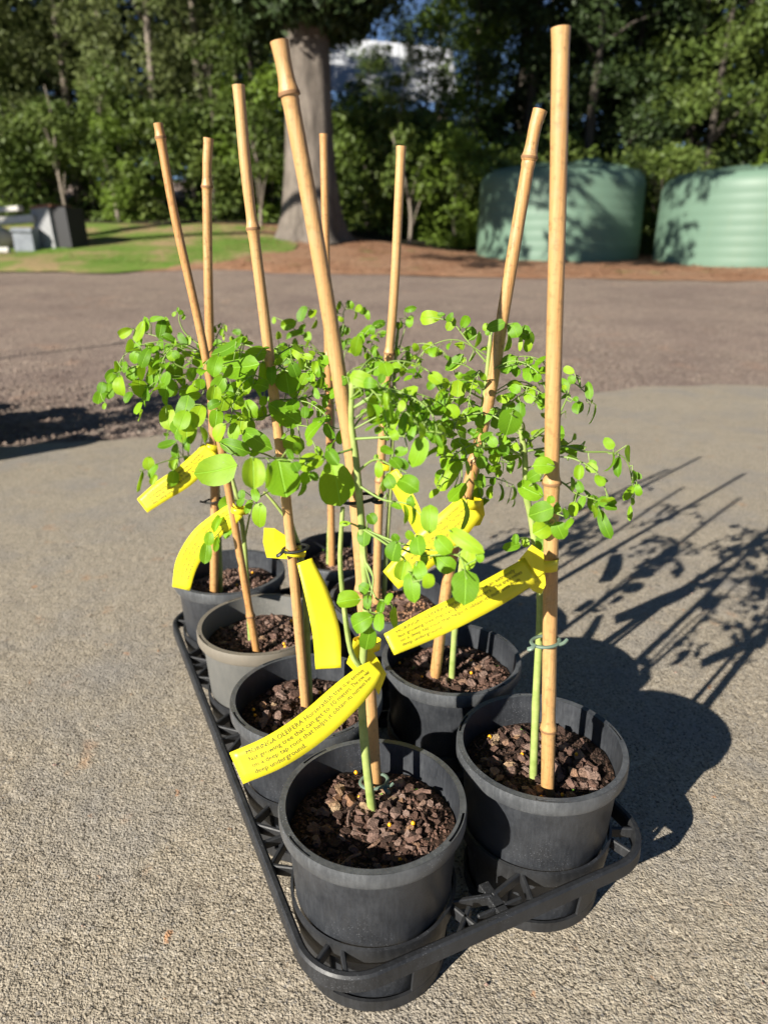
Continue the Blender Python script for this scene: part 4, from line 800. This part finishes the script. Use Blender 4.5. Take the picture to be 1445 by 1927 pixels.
seedling('P10', yb(1003, 1462), 'seedling beside the thick upright stake, leaf strings trailing past it', [(1003, 1462), (1009, 1300), (1016, 1130), (1003, 1000), (990, 930), (987, 860), (978, 800)],
 [([(987, 855), (940, 842), (905, 842)], -.05), ([(982, 825), (985, 798), (960, 778)], -.05), ([(988, 920), (1015, 900), (1025, 878)], -.04), ([(1000, 985), (1020, 990), (1042, 965)], -.05), ([(988, 905), (1050, 905), (1085, 930), (1120, 940), (1142, 955)], -.02), ([(986, 850), (1060, 840), (1100, 850), (1150, 852), (1180, 870), (1192, 930)], .03), ([(984, 842), (1040, 795), (1065, 752), (1076, 720), (1105, 742)], .08), ([(1005, 1010), (985, 1012), (965, 1018)], -.03)],
 [(915,822,24,16,150),(926,831,22,20),(928,845,22,18),(906,870,24,22,100),(900,851,16,16),(930,861,26,24,80),(946,848,22,20,40),(948,825,14,12),(956,838,18,16),(970,841,16,12,60),(896,818,14,8,150),(959,795,46,42,90),(1023,876,36,32,180),(1003,896,22,22,150),(996,923,48,36,180),(1041,915,28,24,90),(1036,940,14,14),(1048,956,20,14,80),(1018,963,42,38,160),(1023,993,38,34,160),(1053,999,32,26,70),(1028,1018,40,36,130),(1064,966,20,14,110),(995,832,24,14,70,D),(988,817,18,12,40,1),(1016,856,20,16,200),(970,1014,18,12),(988,1021,16,14),(963,1028,32,18,170),(1070,697,20,14,200,1),(1075,714,16,14,60,1),(1088,716,24,12,90,D),(1061,728,10,8),(1108,735,30,16,80,1),(1087,766,24,22,100),(1083,751,10,10),(1064,780,16,8,10,D),(1113,756,10,6,60,D),(1107,774,22,7,95,D),(1116,781,34,8,90,D),(1081,843,36,14,190,1),(1080,822,12,12,60,D),(1099,835,10,8,30,D),(1115,870,14,9,40),(1063,831,16,8,0,D),(1145,835,24,16,240),(1150,872,36,13,85,D),(1162,877,36,16,85),(1180,854,30,16,70,D),(1190,897,24,18,80,D),(1198,895,18,12,30),(1183,927,30,14,120),(1200,922,22,12,70),(1190,943,14,10,90,D),(1185,966,26,10,100,1),(1077,910,24,14,100,D),(1090,916,22,16,60,1),(1083,935,28,18,100,D),(1103,933,24,12,110,D),(1079,958,26,20,100),(1092,948,28,12,110),(1070,985,26,12,120),(1115,946,30,18,95),(1142,945,32,22,20),(1136,985,54,22,75),(1119,962,24,14,100,D),(975,870,24,16,100,D),(1050,838,16,8,20,D)],
 filler=[(.82, .07, 100, 8, .016), (.9, .06, 40, 8, .016), (.86, .09, 200, 9, .017), (.95, .08, 150, 9, .016), (.8, .08, 330, 8, .016)], r0=.0048, tiprad=.0026)
seedling('P12', yb(722, 1130), 'seedling by the split-tipped stake with small blurred leaf sprays', [(722, 1130), (728, 1020), (736, 900), (740, 760), (745, 660), (750, 612)],
 [([(742, 740), (700, 665), (680, 650), (690, 625), (712, 610)], 0), ([(745, 680), (760, 625), (770, 600)], 0), ([(743, 700), (760, 680), (785, 665)], .03), ([(741, 730), (712, 695), (706, 665)], -.03)],
 [(713,610,24,14,160),(688,626,34,18,130),(700,621,16,12),(670,653,40,22,105),(680,636,20,14),(710,673,30,14,80),(686,655,16,10,90,D),(703,658,16,10),(693,673,18,8),(705,693,18,14),(696,700,16,12),(771,582,22,10,340),(771,603,22,14,100),(754,608,18,12,100,D),(749,613,16,8),(768,656,20,9,0,D),(746,661,18,10,90,D),(788,663,22,9,330,D),(769,670,18,10),(758,685,18,12),(768,680,18,10,0,D),(758,698,22,16,80,D),(746,696,14,10)],
 filler=[(.7, .09, 200, 9, .015), (.78, .09, 340, 8, .015), (.85, .08, 120, 8, .014), (.6, .08, 260, 8, .014), (.74, .08, 60, 8, .014)], r0=.0046)
seedling('P13', yb(618, 1058), 'seedling in the far corner pot, sprays of small leaves half hidden behind others', [(618, 1058), (621, 960), (627, 850), (625, 730), (621, 660)],
 [([(622, 690), (580, 640), (550, 612), (590, 590)], -.03), ([(622, 680), (645, 620), (650, 582), (690, 592)], .02), ([(625, 740), (650, 662), (655, 640)], 0), ([(624, 705), (555, 662), (527, 660)], -.05)],
 [(543,610,28,18,170),(568,590,28,18,110),(588,588,28,16,100),(591,610,18,10,90,D),(556,631,34,14,180),(579,633,18,14),(554,651,26,14,90,D),(531,658,28,24),(536,675,20,20),(523,631,14,14,90,D),(516,603,12,9),(569,616,16,8),(578,648,16,10,90,D),(658,573,16,14),(675,580,14,12),(670,593,16,8,90,D),(683,585,14,12,1),(691,592,18,10,80),(638,575,16,8),(645,618,16,12),(641,626,14,12),(653,623,14,10),(643,648,18,12),(655,643,16,10),(640,600,14,9,20),(630,585,14,9,200)],
 filler=[(.9, .09, 180, 9, .015), (.85, .08, 100, 8, .014), (.95, .08, 20, 8, .014), (.75, .08, 230, 8, .014)], r0=.0044)
# ------------------------------------------------------------------ yellow plant labels
TXT = "MORINGA OLEIFERA Horseradish tree is an extremely\nfast growing tree that can get to 10 meters. The tree relies\non a deep tap root that helps it obtain its nutrients from\ndeep underground."
def text_pts():
    cu = bpy.data.curves.new('label_text', 'FONT'); cu.body = TXT; cu.size = 1; cu.resolution_u = 2; cu.space_line = 1.0
    o = bpy.data.objects.new('label_text', cu); col.objects.link(o); dg = bpy.context.evaluated_depsgraph_get(); dg.update()
    me = bpy.data.meshes.new_from_object(o.evaluated_get(dg)); V = np.array([v.co[:] for v in me.vertices]); F = [tuple(p.vertices) for p in me.polygons]
    col.objects.unlink(o); bpy.data.objects.remove(o); bpy.data.curves.remove(cu); bpy.data.meshes.remove(me)
    lo, hi = V.min(0), V.max(0); V = (V-lo)/(hi-lo+1e-9); return V, F
TV, TF = text_pts()
def ribbon_pts(path, n=28):
    # path: (px, py, Y, width_px, tilt) ; tilt pushes the upper edge away from the camera
    L = []; R = []; m = len(path)
    for i, (x, y, Y, w, tl) in enumerate(path):
        a = path[max(0, i-1)]; c = path[min(m-1, i+1)]; t = Vector((c[0]-a[0], c[1]-a[1])).normalized(); nx, ny = t.y, -t.x
        L.append(at(x+nx*w/2, y+ny*w/2, Y+tl)); R.append(at(x-nx*w/2, y-ny*w/2, Y-tl))
    return catmull(L, n), catmull(R, n)
def label_tag(name_lab, path, text=None, flip=False, tab=None, loop=None):
    L, R = ribbon_pts(path); n = len(L)-1; base = (L[-1]+R[-1])/2
    th = empty('plant_label', base); tag(th, name_lab, 'label', 'yellow plant labels')
    V = []; cols = 4
    for i in range(n+1):
        for k in range(cols+1): V.append(L[i].lerp(R[i], k/cols)-base)
    F = [(i*5+k, i*5+k+1, (i+1)*5+k+1, (i+1)*5+k) for i in range(n) for k in range(cols)]
    st = obj('strip', mesh('strip', V, F, True), M['tagm'], th); so = st.modifiers.new('thickness', 'SOLIDIFY'); so.thickness = .0004; so.offset = 0
    if text:
        u0, u1, v0, v1 = text; W = []
        for tx, ty, _ in TV:
            u = (u0+(u1-u0)*tx)*n; i = min(n-1, int(u)); f = u-i; v = v1+(v0-v1)*ty
            p = L[i].lerp(L[i+1], f).lerp(R[i].lerp(R[i+1], f), v); nn = (L[i+1]-L[i]).cross(R[i]-L[i]).normalized()
            if nn.dot(CAMP-p) < 0: nn = -nn
            W.append(p+nn*.0005-base)
        obj('print', mesh('print', W, TF), M['ink'], st)
    if tab:
        P = [at(x, y, Y) for x, y, Y in tab]; c = sum(P, Vector())/len(P); b = MB(); 
        b.v = [p-base for p in P]+[c+(CAMP-c).normalized()*.0-base]; k = len(P); b.f = [(q, (q+1) % k, k) for q in range(k)]
        o = obj('locking_tab', mesh('locking_tab', b.v, b.f, True), M['tagm'], th); so = o.modifiers.new('thickness', 'SOLIDIFY'); so.thickness = .0004
        o.data.polygons.foreach_set('use_smooth', [False]*len(o.data.polygons))
    if loop:
        (x, y), Y, rad, w, tiltx, tilty = loop; c = at(x, y, Y); V = []; m = 28; up = Vector((tiltx, tilty, 1)).normalized(); e1 = up.orthogonal().normalized(); e2 = up.cross(e1)
        for q in range(m):
            a = 2*math.pi*q/m; d = e1*math.cos(a)+e2*math.sin(a); r = rad*(1+.12*math.cos(2*a))
            for s in (-.5, 0, .5): V.append(c+d*r+up*w*s-base)
        F = [(q*3+k, ((q+1) % m)*3+k, ((q+1) % m)*3+k+1, q*3+k+1) for q in range(m) for k in range(2)]
        o = obj('loop', mesh('loop', V, F, True), M['tagm'], th); so = o.modifiers.new('thickness', 'SOLIDIFY'); so.thickness = .0004
    return th
y0 = YS['S1']; y1 = YS['S2']; y2 = YS['S3']; y3 = YS['S4']; y4 = YS['S5']; y5 = YS['S7']; y6 = YS['S8']
label_tag('yellow printed label wrapped round the corner-pot stem and curving over the next pot', [(445, 1446, y0-.12, 64, .006), (520, 1413, y0-.11, 66, .006), (590, 1366, y0-.09, 66, .006), (652, 1310, y0-.07, 62, .005), (690, 1274, y0-.055, 50, .003), (708, 1256, y0-.046, 34, .002)], (.07, .86, .12, .90),
    tab=[(652, 1248, y0-.045), (661, 1222, y0-.040), (672, 1203, y0-.03), (700, 1222, y0-.03), (727, 1268, y0-.04), (712, 1308, y0-.045), (702, 1285, y0-.050), (690, 1262, y0-.052), (672, 1268, y0-.052)], loop=((690, 1212), y0-.010, .0145, .010, .1, .2))
label_tag('yellow printed label with leaf shadows stretching from the thick upright stake', [(732, 1213, y1-.10, 44, .005), (800, 1180, y1-.085, 54, .005), (870, 1146, y1-.075, 56, .005), (940, 1108, y1-.06, 56, .004), (1000, 1072, y1-.035, 52, .004)], (.07, .93, .12, .84),
    tab=[(975, 1055, y1-.03), (1000, 1025, y1-.03), (1022, 1040, y1-.03), (1026, 1100, y1-.035), (1018, 1118, y1-.037), (1002, 1112, y1-.037), (985, 1095, y1-.035)], loop=((1022, 1060), y1-.006, .0150, .012, .1, .2))
label_tag('blank-sided yellow label hanging down beside the knotted stake', [(618, 1258, y2-.05, 48, .006), (614, 1190, y2-.045, 52, -.002), (597, 1120, y2-.035, 46, -.006), (573, 1055, y2-.02, 30, -.004)], None, loop=((556, 1040), y2-.004, .0125, .006, .2, .2),
    tab=[(497, 993, y2+.004), (517, 994, y2+.004), (541, 1010, y2+.008), (540, 1052, y2+.006), (502, 1049, y2+.004), (495, 1020, y2+.003)])
label_tag('yellow label arching down over the corner pot rim beside the faded grey pot', [(341, 1108, y3+.02, 34, .004), (352, 1060, y3+.02, 42, .004), (382, 1012, y3+.015, 44, .004), (428, 974, y3+.0, 40, .003), (448, 958, y3-.006, 30, .002)], (.10, .80, .15, .85), loop=((452, 960), y3-.004, .0115, .008, .2, .1))
label_tag('yellow printed label pointing out over the asphalt above the corner pot', [(268, 952, y4-.06, 32, .004), (305, 924, y4-.05, 40, .004), (345, 898, y4-.04, 42, .004), (378, 868, y4-.025, 40, .003), (396, 845, y4-.015, 34, .003)], (.10, .85, .15, .85), loop=((402, 842), y4-.002, .0125, .012, .2, .1))
label_tag('sunlit pale-looking yellow label under the leaves of the strongly leaning stake', [(735, 1092, y6-.03, 44, .005), (770, 1062, y6-.03, 58, .005), (810, 1025, y6-.025, 68, .005), (850, 990, y6-.02, 66, .005), (886, 952, y6-.01, 56, .004)], (.2, .95, .15, .85), loop=((884, 945), y6-.002, .0145, .012, .2, .1),
    tab=[(885, 985, y6+.006), (892, 935, y6), (908, 940, y6+.004), (912, 968, y6+.006), (903, 988, y6+.008), (894, 990, y6+.008)])
label_tag('shaded orange-yellow label twisted among leaves by the split-tipped stake', [(792, 1000, y5-.05, 22, .006), (775, 960, y5-.045, 30, .008), (752, 915, y5-.03, 30, .006), (736, 888, y5-.015, 26, .003)], None, loop=((726, 878), y5-.003, .0125, .010, .2, .1))

# ------------------------------------------------------------------ ties
def tie(px, py, Y, rad, m, lab, tails, tilt=.15):
    c = at(px, py, Y); b = MB(); th = [c+Vector((rad*1.25*math.cos(2*math.pi*q/24), rad*math.sin(2*math.pi*q/24), rad*tilt*math.cos(2*math.pi*q/24))) for q in range(25)]
    e = empty('plant_tie', c); tag(e, lab, 'tie'); b.tube(th, .0016, 7, squash=1.4); b.build('band', m, e, off=c)
    for t in tails: b = MB(); b.tube(catmull([c+Vector((rad*t[0]*1.1, -rad*.6, 0)), c+Vector((rad*t[0]*1.4, -rad*.9, t[1]*.5)), c+Vector((rad*t[0]*1.75, -rad*.8, t[1]))], 6), [.0017, .0017, .0018, .0018, .0018, .0018, .0016], 7, squash=1.4); b.build('tail', m, e, off=c)
tie(704, 1470, y0-.012, .0125, M['tie'], 'grey-green tie low on the stem above the bark chips', ((1, .006), (.8, -.008)))
tie(1026, 1207, y1-.004, .0115, M['tie'], 'grey-green tie round the thick upright stake', ((1, .008), (-1, -.004)))
tie(674, 938, y0-.010, .0135, M['tieb'], 'black tie behind the broad leaf on the leaning stake', ((1, 0), (1, .008)))
tie(556, 1032, y2-.006, .0125, M['tieb'], 'black tie above the blank-sided yellow label', ((-1, -.006),))
tie(403, 942, y4-.004, .0120, M['tieb'], 'thin black tie on the crooked-tipped stake', ((-1, .002),))

# ------------------------------------------------------------------ a few more potted seedlings standing off to the left, seen by their shadows
def copy_tree(o, parent=None):
    c = o.copy(); col.objects.link(c); c.parent = parent
    for ch in o.children: copy_tree(ch, c)
    return c
tops = [o for o in col.objects if o.parent is None]
def near_pot(kind, i, j):
    c = cell(i, j); return min((o for o in tops if o.name.startswith(kind)), key=lambda o: (o.location.xy-c.xy).length)
SP_ = {(0, 0): (-1.70, 2.55), (0, 1): (-1.80, 2.85), (0, 2): (-2.10, 2.60), (0, 3): (-1.98, 2.35), (1, 0): (-2.20, 3.05), (1, 1): (-2.00, 3.15), (1, 2): (-2.35, 2.80), (1, 3): (-2.42, 3.25)}
for (i, j), dest in SP_.items():
    c = cell(i, j); dlt = Vector((dest[0]-c.x, dest[1]-c.y, 0))
    for kind, what in (('nursery_pot', 'pot'), ('seedling', 'seedling'), ('bamboo_stake', 'stake')):
        if kind == 'bamboo_stake' and (i+j) % 3: continue
        n = copy_tree(near_pot(kind, i, j)); n.location = Vector((c.x, c.y, n.location.z))+(n.location-Vector((c.x, c.y, n.location.z)))*1.25+dlt; n.location.z = ZG+(n.location.z-ZG)*1.25; n.scale = (1.25, 1.25, 1.25)
        n['label'] = what+' standing apart on the asphalt, away from the carry tray'; n['group'] = 'spare '+what+'s standing apart'

sb = empty('added_shrub', (-2.12, 2.72, ZG)); tag(sb, 'unseen bushy shrub in a black pot, added for its shadow', 'shrub')  # out of view, added to thicken the shadow band on the ground
b = MB(); b.lathe([(.001, 0), (.13, 0), (.155, .27), (.165, .275), (.165, .30), (.15, .30), (.145, .24), (.001, .24)], 48); b.build('pot', M['pot'], sb)
me, C = crown_mesh('crown', 131, .50, 1.0, .36, 46, 60, .018, M['leaf'], clump=.09, aspect=.6); obj('crown', me, None, sb)
b = MB(); b.tube([(0, 0, .2), (.01, 0, .55), (0, .02, .95)], [.012, .010, .004], 8)
for k in range(12): c = Vector(C[k]); b.tube([(0, 0, .42+.03*k), c*.55+Vector((0, 0, .25)), c], [.005, .004, .002], 5)
b.build('stem', M['stem'], sb)
ps = empty('added_post', (-4.1, 3.55, hz(-4.1, 3.55)-.01)); tag(ps, 'unseen slim grey post, added for its streak of shadow on the gravel', 'post')  # out of view, added to cast a thin shadow streak
b = MB(); b.tube([(0, 0, 0), (0, 0, 1.5)], .02, 12); b.build('shaft', M['bark2'], ps); b = MB(); b.lathe([(.028, 1.495), (.028, 1.53), (.001, 1.545)], 16); b.build('cap', M['metal'], ps)
